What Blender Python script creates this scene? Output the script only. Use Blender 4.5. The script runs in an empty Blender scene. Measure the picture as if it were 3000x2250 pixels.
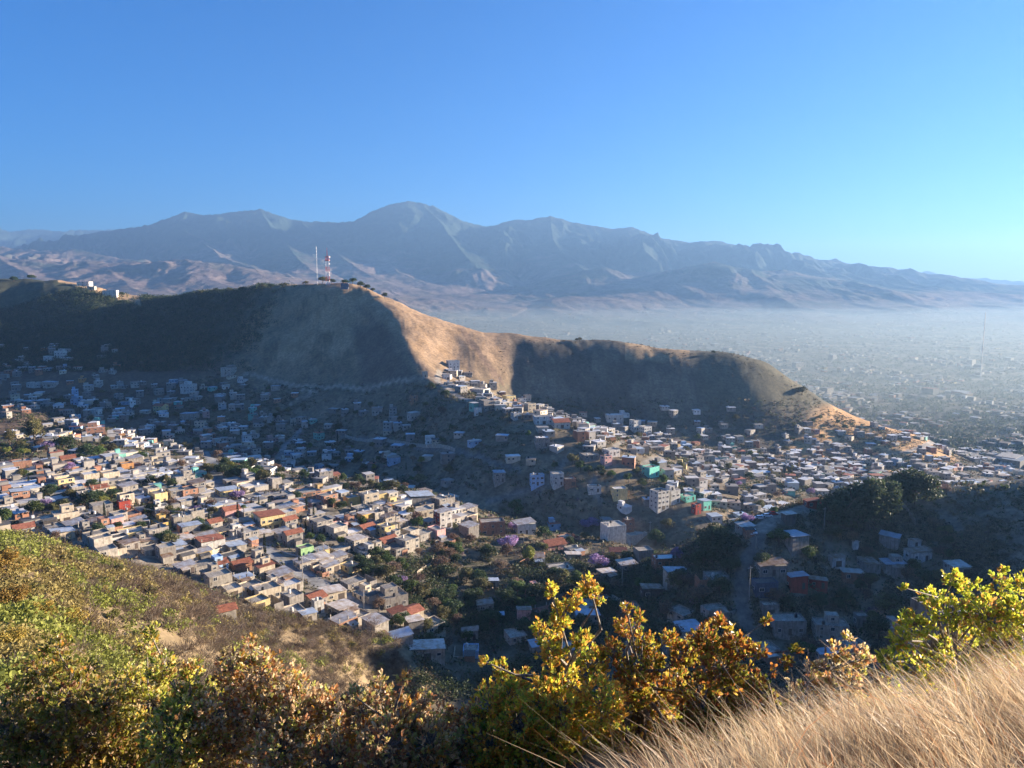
import bpy, math, random
import numpy as np
from mathutils import Vector
# ------------------------------------------------------------------ camera, world, sun
W0, H0, F = 1024, 768, 739.6
HORIZON = 288.0
PITCH = math.atan((384 - HORIZON) / F)
SUN_AZ, SUN_EL = math.radians(70), math.radians(11.0)      # azimuth clockwise from the view direction (+Y)
sc = bpy.context.scene
col = sc.collection
cam_d = bpy.data.cameras.new('camera'); cam = bpy.data.objects.new('camera', cam_d); col.objects.link(cam)
cam_d.sensor_width = 36; cam_d.lens = 26; cam_d.clip_start = 0.1; cam_d.clip_end = 60000
cam.location = (0, 0, 0); cam.rotation_euler = (math.pi/2 - PITCH, 0, 0)
sc.camera = cam
sc.view_settings.view_transform = 'Standard'; sc.view_settings.look = 'None'
sc.view_settings.gamma = 1; sc.view_settings.exposure = 2.7
sc.cycles.max_bounces = 5; sc.cycles.diffuse_bounces = 2; sc.cycles.glossy_bounces = 1
sc.cycles.transmission_bounces = 3; sc.cycles.transparent_max_bounces = 6; sc.cycles.volume_bounces = 0
sc.cycles.use_denoising = True
try: sc.cycles.denoiser = 'OPENIMAGEDENOISE'
except Exception: pass
sc.cycles.use_adaptive_sampling = True; sc.cycles.adaptive_threshold = 0.02
world = bpy.data.worlds.new('World'); sc.world = world; world.use_nodes = True
wn, wl = world.node_tree.nodes, world.node_tree.links
wn.clear()
sky = wn.new('ShaderNodeTexSky'); sky.sky_type = 'NISHITA'; sky.sun_disc = False
sky.sun_elevation = SUN_EL; sky.sun_rotation = SUN_AZ
sky.air_density = 1.0; sky.dust_density = 1.0; sky.ozone_density = 5.0; sky.altitude = 1700
hsv = wn.new('ShaderNodeHueSaturation'); hsv.inputs['Saturation'].default_value = 2.0
gm = wn.new('ShaderNodeGamma'); gm.inputs[1].default_value = 0.77; hsv.inputs['Hue'].default_value = 0.516
bg = wn.new('ShaderNodeBackground'); bg.inputs['Strength'].default_value = 0.05
wo = wn.new('ShaderNodeOutputWorld')
wl.new(sky.outputs[0], gm.inputs[0]); wl.new(gm.outputs[0], hsv.inputs['Color']); wl.new(hsv.outputs[0], bg.inputs[0]); wl.new(bg.outputs[0], wo.inputs[0])
sl = bpy.data.lights.new('sun', 'SUN'); sl.energy = 5.0; sl.angle = math.radians(0.6); sl.color = (1.0, 0.83, 0.64)
sun = bpy.data.objects.new('sun', sl); col.objects.link(sun)
sdir = Vector((math.sin(SUN_AZ)*math.cos(SUN_EL), math.cos(SUN_AZ)*math.cos(SUN_EL), math.sin(SUN_EL)))
sun.rotation_euler = sdir.to_track_quat('Z', 'Y').to_euler(); sun.location = (0, 0, 500)

# ------------------------------------------------------------------ noise
def _hash(ix, iy, seed):
    h = (ix.astype(np.int64)*374761393 + iy.astype(np.int64)*668265263 + seed*974634777) & 0xffffffff
    h = ((h ^ (h >> 13))*1274126177) & 0xffffffff
    h = ((h ^ (h >> 16))*2246822519) & 0xffffffff
    return (h ^ (h >> 15)) & 0xffffffff
def pnoise(x, y, seed=0):
    x = np.asarray(x, float); y = np.asarray(y, float)
    ix = np.floor(x); iy = np.floor(y); fx = x - ix; fy = y - iy
    def g(dx, dy):
        a = _hash(ix+dx, iy+dy, seed)*(2*math.pi/4294967296.0)
        return np.cos(a)*(fx-dx) + np.sin(a)*(fy-dy)
    sx = fx*fx*fx*(fx*(fx*6-15)+10); sy = fy*fy*fy*(fy*(fy*6-15)+10)
    a = g(0,0); b = g(1,0); c = g(0,1); d = g(1,1)
    return (a + (b-a)*sx + (c-a)*sy + (a-b-c+d)*sx*sy)*1.5
def fbm(x, y, oct=4, seed=0, gain=.5):
    s = 0; a = 1; t = 0
    for o in range(oct):
        s = s + a*pnoise(x*2**o + 17.3*o, y*2**o - 9.1*o, seed+o); t += a; a *= gain
    return s/t
def ridged(x, y, oct=4, seed=0, gain=.5):
    s = 0; a = 1; t = 0
    for o in range(oct):
        s = s + a*(1-2*np.abs(pnoise(x*2**o + 5.3*o, y*2**o + 3.7*o, seed+o))); t += a; a *= gain
    return s/t
def sstep(a, b, x): t = np.clip((x-a)/(b-a), 0, 1); return t*t*(3-2*t)

# ------------------------------------------------------------------ pixel <-> world
cp, sp_ = math.cos(PITCH), math.sin(PITCH)
def pix_dir(u, v):                      # direction scaled so that its forward (y) component is 1
    a = (u-512)/F; b = -(v-384)/F
    y = cp + b*sp_
    return a/y, (-sp_ + b*cp)/y
def pt(u, v, D):
    X, Z = pix_dir(u, v); return X*D, D, Z*D
def to_pix(x, y, z):
    fw = y*cp - z*sp_; up = y*sp_ + z*cp
    return 512 + F*x/fw, 384 - F*up/fw

# ------------------------------------------------------------------ relief, lofted through feature lines
# per column u: (v, D) = seen line at that pixel row and depth ; ('z', z, D) = height given directly
FEATS = 13
C = {}
#        0 grass near       1 grass edge       2 oak foot         3 mid slope        4 spur crest      5 front ravine     6 town front       7 town rear/H crest 8 back ravine      9 mid slope        10 N crest         11 gully            12 E crest
C[0] =[('z',-2.9,3), ('z',-6.7,8), ('z',-10.6,14), (745,45), (538,150), ('z',-88,225), (560,262), (446,480), (436,590), (405,720), (372,840), (340,950), (278,1150)]
C[80] =[('z',-2.9,3), ('z',-6.7,8), ('z',-10.6,14), (760,55), (560,160), ('z',-90,225), (563,262), (449,480), (438,600), (410,720), (376,830), (340,940), (284,1130)]
C[150] =[('z',-2.9,3), ('z',-6.7,8), ('z',-10.6,14), (770,60), (582,172), ('z',-93,230), (573,262), (457,470), (446,610), (415,730), (382,830), (345,930), (299,1100)]
C[220] =[('z',-2.9,3), ('z',-6.7,8), ('z',-10.6,14), ('z',-42,65), (634,184), ('z',-97,222), (612,238), (466,450), (458,590), (425,710), (385,810), (345,900), (293,1050)]
C[290] =[('z',-2.9,3), ('z',-6.7,8), ('z',-10.6,14), ('z',-43,65), (652,198), ('z',-103,222), (632,234), (480,425), (472,565), (436,680), (392,780), (342,870), (285,985)]
C[325] =[('z',-2.9,3), ('z',-6.7,8), ('z',-10.6,14), ('z',-43,65), (662,206), ('z',-108,226), (634,237), (484,420), (476,560), (440,665), (398,750), (340,850), (283,950)]
C[352] =[('z',-2.9,3), ('z',-6.7,8), ('z',-10.6,14), ('z',-44,65), (676,212), ('z',-112,230), (636,240), (487,420), (480,550), (444,640), (402,720), (325,860), (284,945)]
C[385] =[('z',-2.9,3), ('z',-6.7,8), ('z',-10.6,14), ('z',-50,70), (702, 212), ('z',-114,232), (640,242), (489,420), (485,505), (450,585), (402,690), (330,810), (297,915)]
C[420] =[('z',-2.9,3), ('z',-6.7,8), ('z',-10.6,14), ('z',-55,75), ('z', -124, 205), ('z',-122,225), (640,250), (494,420), (496,475), (458,545), (398,660), (357,745), (312,890)]
C[450] =[('z',-2.9,3), ('z',-6.2,8), ('z',-10.6,14), ('z',-58,80), ('z', -126, 200), ('z',-126,225), (640,260), (502,415), (506,458), (464,505), (398,618), (378,730), (323,880)]
C[480] =[('z',-2.9,3), ('z',-6.2,7.5), ('z',-10.6,14), ('z',-54,85), ('z',-122,195), ('z',-128,220), (640,262), (512,410), (514,447), (474,482), (402,583), (396,715), (331,872)]
C[520] =[('z',-2.9,3), ('z',-5.4,6.5), ('z',-10.6,14), ('z',-55,85), ('z',-122,195), ('z',-127,220), (635,262), (522,405), (528,436), (480,466), (410,560), (409,745), (335,868)]
C[560] =[('z',-2.6,3), ('z',-4.6,5.5), ('z',-8.2,13), ('z',-56,85), ('z',-122,195), ('z',-126,220), (630,265), (532,400), (540,428), (488,452), (424,536), (418,745), (340,862)]
C[610] =[('z',-2.6,3), ('z',-4.05,5.2), ('z',-8.4,13), ('z',-56,85), ('z',-120,195), ('z',-125,220), (625,270), (539,392), (552,420), (504,440), (444,508), (432,735), (341,860)]
C[660] =[('z',-2.6,3), ('z',-4.1,5.4), ('z',-8.4,13), ('z',-55,85), ('z',-118,195), ('z',-123,215), (640,245), (556,345), (560,398), (516,430), (468,488), (440,725), (349,850)]
C[710] =[('z',-2.6,3), ('z',-4.2,5.8), ('z',-8.4,13), ('z',-54,85), ('z',-117,195), ('z',-122,212), (655,230), (544,300), (552,380), (524,415), (492,465), (446,720), (353,852)]
C[760] =[('z',-2.6,3), ('z',-4.4,6.4), ('z',-8.4,13), ('z',-52,85), ('z',-116,195), ('z',-121,212), (665,228), (522,290), ('z',-140,390), (512,455), (488,500), (452,715), (361,848)]
C[810] =[('z',-2.6,3), ('z',-4.75,7.2), ('z',-8.4,13), ('z',-50,85), ('z',-114,195), ('z',-119,212), (665,230), (506,300), ('z',-144,400), ('z',-148,460), (490,530), (455,715), (391,845)]
C[870] =[('z',-2.6,3), ('z',-4.95,7.6), ('z',-8.4,13), ('z',-48,85), ('z',-112,195), ('z',-117,212), (660,230), (499,320), ('z',-146,420), ('z',-152,480), (486,560), (462,705), (421,825)]
C[926] =[('z',-2.6,3), ('z',-4.95,7.8), ('z',-8.4,13), ('z',-46,85), ('z',-108,195), ('z',-113,212), (650,230), (495,320), ('z',-148,420), ('z',-156,500), (485,580), (466,660), (438,790)]
C[975] =[('z',-2.6,3), ('z',-4.85,8.0), ('z',-8.4,13), ('z',-44,85), ('z',-102,190), ('z',-108,210), (635,228), (488,315), ('z',-140,410), ('z',-160,500), (490,585), (472,670), (461,775)]
C[1024] =[('z',-2.6,3), ('z',-4.75,8.2), ('z',-8.4,13), ('z',-42,85), ('z',-96,185), ('z',-102,208), (620,226), (484,300), ('z',-130,400), ('z',-165,500), ('z',-168,590), ('z',-180,680), ('z',-196,790)]
# out of frame, by angle (degrees): (z, r)
A = {}
A[-180]=[(-1.2,3),(0,8),(2,14),(20,70),(30,190),(40,260),(45,330),(45,560),(40,640),(30,760),(20,900),(0,1000),(-10,1200)]
A[-110]=[(-1.9,3),(-3,8),(-4.5,14),(-12,60),(-20,190),(-30,260),(-40,330),(-50,560),(-50,640),(-50,760),(-40,900),(-20,1000),(0,1200)]
A[-60] =[(-2.4,3),(-4.8,8),(-7.3,14),(-24,55),(-38,160),(-75,240),(-88,300),(-95,560),(-92,640),(-85,760),(-60,900),(-20,1050),(30,1350)]
A[45]  =[(-2.1,3),(-3.4,8),(-5.6,14),(-34,100),(-80,230),(-74,270),(-64,310),(-58,400),(-120,560),(-165,680),(-185,800),(-200,900),(-205,1000)]  # unseen crest, raised so that it shades the valley on the right
A[60]  =[(-1.8,3),(-2.8,8),(-4.4,14),(-26,110),(-60,240),(-50,290),(-40,340),(-38,430),(-100,620),(-160,740),(-190,860),(-200,960),(-205,1100)]  # unseen slope raised along with it for the same shade
A[90]  =[(-1.5,3),(-2.0,8),(-2.6,14),(-18,120),(-40,250),(-36,320),(-30,380),(-25,480),(-80,700),(-140,860),(-180,1000),(-195,1100),(-205,1300)]
A[140] =[(-1.2,3),(-0.8,8),(0,14),(5,90),(5,220),(5,300),(5,380),(0,600),(-40,760),(-100,900),(-150,1050),(-180,1200),(-200,1400)]
A[180] =A[-180]
cols = []
for u, ft in C.items():
    a = (u-512)/F; th = math.atan(a); k = 1/math.cos(th)
    zs, rs = [], []
    for f in ft:
        if f[0] == 'z': z, D = f[1], f[2]
        else: D = f[1]; z = pix_dir(u, f[0])[1]*D
        zs.append(z); rs.append(D*k)
    cols.append((th, zs, rs))
for d, ft in A.items(): cols.append((math.radians(d), [f[0] for f in ft], [f[1] for f in ft]))
cols.sort(key=lambda c: c[0])
thk = np.array([c[0] for c in cols]); ZK = np.array([c[1] for c in cols]); RK = np.log(np.array([c[2] for c in cols]))
def pchip(xk, yk, x):
    n = len(xk); h = np.diff(xk); dl = np.diff(yk)/h; m = np.zeros(n)
    for i in range(1, n-1):
        if dl[i-1]*dl[i] > 0:
            w1 = 2*h[i]+h[i-1]; w2 = h[i]+2*h[i-1]; m[i] = (w1+w2)/(w1/dl[i-1]+w2/dl[i])
    m[0] = dl[0]; m[-1] = dl[-1]
    i = np.clip(np.searchsorted(xk, x)-1, 0, n-2); t = np.clip((x-xk[i])/h[i], 0, 1)
    return ((2*t**3-3*t**2+1)*yk[i] + (t**3-2*t**2+t)*h[i]*m[i] + (-2*t**3+3*t**2)*yk[i+1] + (t**3-t**2)*h[i]*m[i+1])
PLAIN = -205.0
RMIN, RMAX = 0.6, 1750.0
NR, NT = 900, 1500
def th_grid():                          # dense in front, coarse behind
    f = np.linspace(-math.radians(41), math.radians(44), 1180)
    l = np.linspace(-math.pi, -math.radians(41), 161)[:-1]; r = np.linspace(math.radians(44), math.pi, 161)[1:]
    return np.concatenate([l, f, r])
TG = th_grid(); NT = len(TG)
LR = np.linspace(math.log(RMIN), math.log(RMAX), NR)
Zf = np.stack([pchip(thk, ZK[:, k], TG) for k in range(FEATS)], 1)
Rf = np.stack([pchip(thk, RK[:, k], TG) for k in range(FEATS)], 1)
BASE = np.zeros((NT, NR))
for i in range(NT):
    r13 = Rf[i, -1]; z13 = Zf[i, -1]
    rb = math.exp(r13)
    back = max(rb*1.18, rb+150)
    xk = np.concatenate([[math.log(0.3)], Rf[i], [math.log(back), math.log(2300)]])
    yk = np.concatenate([[-1.62], Zf[i], [max(z13-50, PLAIN), PLAIN]])
    if yk[-2] < PLAIN: yk[-2] = PLAIN
    BASE[i] = pchip(np.exp(xk), yk, np.exp(LR))
def smooth(a, ax, n):
    k = np.array([1, 2, 1])/4.0
    for _ in range(n):
        p = np.pad(a, [(1, 1) if q == ax else (0, 0) for q in range(2)], mode='edge')
        a = k[0]*np.take(p, range(0, a.shape[ax]), ax) + k[1]*np.take(p, range(1, a.shape[ax]+1), ax) + k[2]*np.take(p, range(2, a.shape[ax]+2), ax)
    return a
BASE = smooth(smooth(BASE, 0, 12), 1, 6)
def base_z(th, r):
    fi = np.interp(th, TG, np.arange(NT)); fj = np.clip((np.log(np.maximum(r, RMIN))-LR[0])/(LR[1]-LR[0]), 0, NR-1.001)
    i = np.clip(fi.astype(int), 0, NT-2); j = fj.astype(int); a = fi-i; b = fj-j
    return (BASE[i, j]*(1-a)+BASE[i+1, j]*a)*(1-b) + (BASE[i, j+1]*(1-a)+BASE[i+1, j+1]*a)*b
def hill_z(x, y):
    x = np.asarray(x, float); y = np.asarray(y, float)
    r = np.hypot(x, y); th = np.arctan2(x, y); u = 512+F*np.tan(np.clip(th, -1.2, 1.2))
    z = base_z(th, r)
    z = z + 0.05*sstep(2, 8, r)*pnoise(x/1.3, y/1.3, 3) + 0.35*sstep(14, 40, r)*fbm(x/9, y/9, 3, 5)
    far = sstep(480, 620, r)
    town = 1-sstep(430, 560, r)
    z = z + 2.2*sstep(60, 120, r)*(1-.6*sstep(200, 260, r)*town)*fbm(x/45, y/45, 4, 11)
    # gullies on the tower hill, running down towards the valley
    hill = sstep(600, 760, r)*(1-sstep(1250, 1500, r))
    wx = x + 25*pnoise(x/120, y/120, 21); wy = y + 25*pnoise(x/120, y/120, 22)
    smo = 1-.72*sstep(335, 360, u)*(1-sstep(490, 520, u))-.55*sstep(490, 520, u)
    z = z + hill*smo*(6*ridged((wx*.93+wy*.37)/85, (wy*.93-wx*.37)/260, 4, 31) + 5*fbm(wx/60, wy/60, 4, 33))*.8
    crags = hill*sstep(330, 352, u)*(1-sstep(470, 500, u))
    z = z + 2.0*np.exp(-((x-258)**2+(y-850)**2)/(2*30.0**2)) + 0*np.exp(-((x-300)**2+(y-842)**2)/(2*22.0**2))
    z = z + crags*1.6*ridged((wx*.8+wy*.6)/26, (wy*.8-wx*.6)/90, 3, 41)
    return z

# ------------------------------------------------------------------ mountains: ridge skeleton in real depth
S9 = lambda pts: [(u, v, D) for u, v, D in pts]
RIDGES = [
 # main range
 (dict(w=2500, warp=350, p=1.38), S9([(-330,262,10500),(-150,252,10300),(18,248,10000),(93,234,9800),(152,225,9600),(187,212,9500),(204,215,9450),(231,213,9400),(260,210,9350),(278,214,9300),(301,221,9300),(338,222,9250),(366,220,9200),(380,208,9150),(393,203,9100),(407,201,9100),(421,204,9100),(435,207,9050),(463,221,9000),(486,227,9000),(509,221,8950),(551,217,8900),(569,221,8850),(588,224,8800),(616,228,8750),(634,227,8700),(648,236,8650),(671,239,8600),(685,243,8600),(708,240,8500),(722,243,8500),(745,251,8400),(764,255,8400),(787,259,8300),(805,258,8300),(819,262,8200),(856,275,8100),(880,280,8000),(903,283,8000),(930,291,7900),(963,303,7800),(1024,319,7700),(1150,330,7600)])),
 # far ranges
 (dict(w=3500, warp=300), S9([(-300,236,14500),(0,232,14200),(28,229,14200),(60,231,14200),(120,229,14200),(160,227,14200),(260,232,14200)])),
 (dict(w=3000, warp=200), S9([(800,290,13500),(856,277,13500),(893,275,13500),(926,279,13400),(949,287,13300),(977,295,13300),(995,294,13300),(1024,296,13200),(1120,292,13200),(1300,290,13000)])),
 # mid range on the right
 (dict(w=1500, warp=150, p=1.3), S9([(640,285,6500),(683,268,6500),(700,267,6500),(710,262,6450),(722,267,6450),(747,273,6400),(763,272,6400),(783,271,6350),(803,278,6300),(821,286,6250),(852,297,6200),(883,306,6100),(914,314,6000),(950,325,5900)])),
 # spurs
 (dict(w=1000, warp=90), S9([(187,212,9500),(176,226,8900),(201,240,8200),(222,257,7400),(262,270,6600),(300,284,5900)])),
 (dict(w=1000, warp=160), S9([(260,210,9350),(272,228,8700),(284,243,8000),(302,262,7100),(330,280,6300)])),
 (dict(w=1000, warp=90), S9([(301,221,9300),(320,243,8300),(341,257,7600),(375,277,6700),(433,303,5600),(470,318,5000)])),
 (dict(w=800, warp=80), S9([(366,230,9100),(385,262,7600),(400,272,7000),(430,285,6500),(462,294,6100)])),
 (dict(w=900, warp=80), S9([(421,204,9100),(440,222,8500),(455,243,7900),(470,262,7200)])),
 (dict(w=800, warp=60), S9([(551,217,8900),(554,240,8000),(566,257,7400),(584,271,6800),(612,290,6100),(650,311,5400),(690,330,4700)])),
 (dict(w=800, warp=60), S9([(570,275,6700),(588,270,6600),(601,267,6600),(620,278,6300),(650,293,5900),(683,309,5500),(740,326,4900)])),
 (dict(w=800, warp=50), S9([(556,303,5400),(571,296,5300),(590,310,4900),(610,324,4500),(632,337,4100)])),
 (dict(w=1000, warp=60), S9([(783,271,6350),(800,295,5700),(830,312,5200),(880,325,4800)])),
 (dict(w=1000, warp=60), S9([(700,300,5700),(730,313,5300),(770,325,4900),(830,336,4500)])),
 # folded foothills on the left
 (dict(w=1500, warp=220), S9([(-260,250,7600),(-60,245,7600),(0,247,7500),(40,250,7400),(88,250,7300),(120,258,7100)])),
 (dict(w=1500, warp=260), S9([(-260,262,6200),(-100,260,6100),(0,258,6000),(40,261,5900),(71,264,5900),(93,262,5800),(127,263,5700),(185,261,5700),(230,265,5600),(262,275,5300),(300,288,5000)])),
 (dict(w=1000, warp=160), S9([(93,262,5800),(112,275,5200),(140,290,4700),(170,300,4300)])),
 (dict(w=1000, warp=160), S9([(185,261,5700),(205,276,5200),(235,290,4700),(262,300,4300)])),
 (dict(w=1000, warp=160), S9([(0,258,6000),(18,270,5300),(40,282,4900)])),
 (dict(w=700, warp=40), S9([(402,318,4000),(430,322,3800),(470,329,3600),(520,336,3400)])),
]
def far_z(x, y):
    x = np.asarray(x, float); y = np.asarray(y, float)
    shp = x.shape; x = x.ravel(); y = y.ravel()
    base = PLAIN + 210*sstep(3300, 9000, y)**1.2 + 5*fbm(x/600, y/600, 3, 51) + sstep(3000, 4600, y)*45*np.maximum(0, ridged(x/700+.3*y/900, y/1500, 4, 53)-.25)
    out = np.zeros_like(x)
    wx = x + 260*fbm(x/1500, y/1500, 3, 61); wy = y + 260*fbm(x/1500, y/1500, 3, 62)
    dmin = np.full_like(x, 9.0)
    for k, (o, P) in enumerate(RIDGES):
        pts = np.array([pt(*p) for p in P])
        w = o['w']
        f = min(1, o['warp']/260.0)
        px = x + (wx-x)*f*.5; py = y + (wy-y)*f*.5
        best = np.zeros_like(x)
        for a, b in zip(pts[:-1], pts[1:]):
            m = (np.abs(x-(a[0]+b[0])/2) < w+abs(a[0]-b[0])+400) & (np.abs(y-(a[1]+b[1])/2) < w+abs(a[1]-b[1])+400)
            if not m.any(): continue
            d = b[:2]-a[:2]; L2 = max(1e-6, (d**2).sum())
            t = np.clip(((px[m]-a[0])*d[0]+(py[m]-a[1])*d[1])/L2, 0, 1)
            q = np.hypot(px[m]-a[0]-t*d[0], py[m]-a[1]-t*d[1])/w
            zc = a[2]+(b[2]-a[2])*t - base[m]
            h = zc*np.clip(1-q, 0, 1)**(o.get('p', 1.12))
            best[m] = np.maximum(best[m], h)
            dmin[m] = np.minimum(dmin[m], q*w/1500)
        k_ = 40.0
        mx = np.maximum(out, best); dd = np.abs(out-best)
        out = mx + np.where((out > 1) & (best > 1), k_*np.exp(-dd/k_)*.35, 0)
    amp = np.clip(out/230, 0, 1)*(.03+.97*sstep(0.0, 0.5, dmin))
    r1 = ridged(wx/760+.2*wy/900, wy/1900, 5, 71, .5)
    r2 = ridged(wx/1500, wy/1500, 3, 75, .5)
    out = out + amp*((150+250*np.clip(out/500, 0, 1))*(r1-.5) + 130*(r2-.45) + 90*(ridged(wx/420+.3, wy/900, 3, 83)-.45)) + np.clip(out/300, 0, 1)*sstep(0, .12, dmin)*22*ridged(wx/210, wy/420, 3, 77) + np.clip(out/400, 0, 1)*(9*fbm(x/60, y/60, 2, 79) + 22*fbm(x/230, y/230, 3, 80))
    out = np.where(out < 0, out*.2, out)
    return (base+out).reshape(shp)
def all_z(x, y):
    r = np.hypot(x, y)
    k = sstep(1500, 1720, r)
    zf = PLAIN + 0*r
    m = r > 1450
    if np.any(m): zf = np.where(m, 0, zf); zf[m] = far_z(x[m], y[m])
    return np.where(r > 1740, zf, hill_z(x, y)*(1-k) + zf*k)
def ground(x, y): return float(all_z(np.array([x], float), np.array([y], float))[0])

# ------------------------------------------------------------------ object helpers
def mesh_np(name, V, Fc, mat=None, parent=None, smooth_=False, colr=None, link=True, nper=None):
    """V (n,3); Fc (m,k) array of faces with k corners"""
    me = bpy.data.meshes.new(name)
    V = np.asarray(V, np.float32); Fc = np.asarray(Fc, np.int32)
    me.vertices.add(len(V)); me.vertices.foreach_set('co', V.ravel())
    k = Fc.shape[1]
    me.loops.add(Fc.size); me.loops.foreach_set('vertex_index', Fc.ravel())
    me.polygons.add(len(Fc)); me.polygons.foreach_set('loop_start', np.arange(0, Fc.size, k, dtype=np.int32))
    try: me.polygons.foreach_set('loop_total', np.full(len(Fc), k, np.int32))
    except Exception: pass
    me.polygons.foreach_set('use_smooth', np.full(len(Fc), bool(smooth_)))
    if colr is not None:
        colr = np.asarray(colr, np.float32)
        dom = 'POINT' if len(colr) == len(V) and len(colr) != len(Fc) else 'FACE'
        at = me.attributes.new('tint', 'FLOAT_COLOR', dom)
        c4 = np.ones((len(colr), 4), np.float32); c4[:, :3] = colr; at.data.foreach_set('color', c4.ravel())
    me.update(calc_edges=True)
    if mat: me.materials.append(mat)
    o = bpy.data.objects.new(name, me)
    if parent: o.parent = parent
    if link: col.objects.link(o)
    return o
def tag(o, label=None, cat=None, group=None, kind=None):
    if label: o['label'] = label
    if cat: o['category'] = cat
    if group: o['group'] = group
    if kind: o['kind'] = kind
    return o
def nodes_mat(name):
    m = bpy.data.materials.new(name); m.use_nodes = True
    nt = m.node_tree; b = nt.nodes['Principled BSDF']
    return m, nt, b
def N(nt, t, **kw):
    n = nt.nodes.new(t)
    for k, v in kw.items():
        if k in n.inputs: n.inputs[k].default_value = v
        else: setattr(n, k, v)
    return n
def mix_rgb(nt, fac, a, b, mode='MIX'):
    n = nt.nodes.new('ShaderNodeMix'); n.data_type = 'RGBA'; n.blend_type = mode
    for s, v in ((0, fac), (6, a), (7, b)):
        if hasattr(v, 'links'): nt.links.new(v, n.inputs[s])
        elif s == 0: n.inputs[0].default_value = v
        else: n.inputs[s].default_value = (*v[:3], 1)
    return n.outputs[2]
def noise_out(nt, scale, detail=4, coord='Object', rough=.6, vec=None):
    tc = N(nt, 'ShaderNodeTexCoord'); n = N(nt, 'ShaderNodeTexNoise'); n.inputs['Scale'].default_value = scale
    n.inputs['Detail'].default_value = detail; n.inputs['Roughness'].default_value = rough
    nt.links.new(vec if vec is not None else tc.outputs[coord], n.inputs['Vector']); return n.outputs['Fac']
def ramp(nt, fac, stops):
    n = nt.nodes.new('ShaderNodeValToRGB'); nt.links.new(fac, n.inputs[0])
    e = n.color_ramp.elements
    while len(e) > 1: e.remove(e[-1])
    e[0].position = stops[0][0]; e[0].color = (*stops[0][1], 1)
    for p, c in stops[1:]:
        q = e.new(p); q.color = (*c, 1)
    return n.outputs[0]
# ------------------------------------------------------------------ ground sheets
def terrain_mat(name, s1, s2, lo=.55, hi=1.45, bump=0.0, bs=1.0):
    m, nt, b = nodes_mat(name)
    at = N(nt, 'ShaderNodeAttribute', attribute_name='tint')
    n1 = noise_out(nt, s1, 6, rough=.7); n2 = noise_out(nt, s2, 5, rough=.65)
    r1 = ramp(nt, n1, [(.3, (lo,)*3), (.7, (hi,)*3)]); r2 = ramp(nt, n2, [(.3, (.75,)*3), (.7, (1.25,)*3)])
    c = mix_rgb(nt, 1.0, at.outputs['Color'], r1, 'MULTIPLY'); c = mix_rgb(nt, 1.0, c, r2, 'MULTIPLY')
    nt.links.new(c, b.inputs['Base Color']); b.inputs['Roughness'].default_value = .95
    b.inputs['Specular IOR Level'].default_value = .15
    if bump:
        bp = N(nt, 'ShaderNodeBump'); bp.inputs['Strength'].default_value = bump; bp.inputs['Distance'].default_value = bs
        nt.links.new(n1, bp.inputs['Height']); nt.links.new(bp.outputs[0], b.inputs['Normal'])
    return m
def grid_faces(nr, nt_):
    a = np.arange(nr*nt_).reshape(nr, nt_)
    return np.stack([a[:-1, :-1], a[:-1, 1:], a[1:, 1:], a[1:, :-1]], -1).reshape(-1, 4)[:, ::-1]
def seg_d(P, x, y):
    """distance to a polyline given as world xy"""
    best = np.full(x.shape, 1e9)
    for a, b in zip(P[:-1], P[1:]):
        dx, dy = b[0]-a[0], b[1]-a[1]; L = max(dx*dx+dy*dy, 1e-9)
        t = np.clip(((x-a[0])*dx+(y-a[1])*dy)/L, 0, 1)
        best = np.minimum(best, np.hypot(x-a[0]-t*dx, y-a[1]-t*dy))
    return best
def hit(u, v, r0=20.0, r1=1700.0):
    """first point of the relief under pixel (u,v)"""
    X, Z = pix_dir(u, v); D = np.exp(np.linspace(math.log(r0), math.log(r1), 900))
    g = hill_z(X*D, D); below = Z*D < g
    if not below.any(): return None
    i = int(np.argmax(below)); i = max(i, 1)
    a, b = D[i-1], D[i]
    for _ in range(12):
        m = (a+b)/2
        if Z*m < hill_z(np.array([X*m]), np.array([m]))[0]: b = m
        else: a = m
    return (X*b, b, Z*b)
def hits(pl, r0=20.0): return [h for h in (hit(u, v, r0) for u, v in pl) if h]
# dirt tracks and streets seen in the photograph (pixel paths projected on the relief)
TRACKS = [  # (half width m, colour, path)
 (2.2, (.34,.27,.20), [(245,374),(262,377),(290,385),(325,388),(352,388),(380,385),(410,380),(440,381),(452,386),(470,388)]),
 (2.6, (.30,.26,.21), [(440,372),(437,381),(452,392),(470,401),(485,408)]),
 (1.6, (.30,.25,.19), [(300,390),(316,392),(300,397),(291,404)]),
 (1.8, (.17,.155,.14), [(340,436),(360,438),(400,443),(440,449),(470,455),(500,465),(520,470)]),
 (2.0, (.18,.165,.14), [(620,480),(640,470),(660,458),(674,450)]),
 (1.8, (.19,.17,.145), [(570,455),(560,468),(548,482),(540,490),(520,492),(488,500)]),
 (1.8, (.19,.17,.145), [(600,500),(590,485),(610,462),(640,443)]),
 (2.6, (.15,.13,.11), [(760,529),(756,545),(746,560),(741,580),(742,600),(745,620),(748,640)]),
 (3.2, (.27,.22,.17), [(760,529),(772,520),(788,512),(810,508)]),
 (3.0, (.24,.22,.20), [(850,462),(880,456),(905,452),(925,446),(950,449)]),
 (1.4, (.20,.165,.125), [(905,500),(925,505),(945,515),(960,530)]),
 (3.4, (.20,.20,.20), [(225,430+75),(222,500),(214,470),(205,452)]),
 (3.6, (.21,.21,.21), [(262,545),(272,556),(300,572),(330,590),(352,602)]),
 (2.6, (.24,.22,.20), [(300,430),(285,445),(278,460)]),
 (2.4, (.24,.215,.18), [(352,602),(368,610),(384,622)]),
]
TR = [(w, c, [(p[0], p[1]) for p in hits(path)]) for w, c, path in TRACKS]
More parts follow.
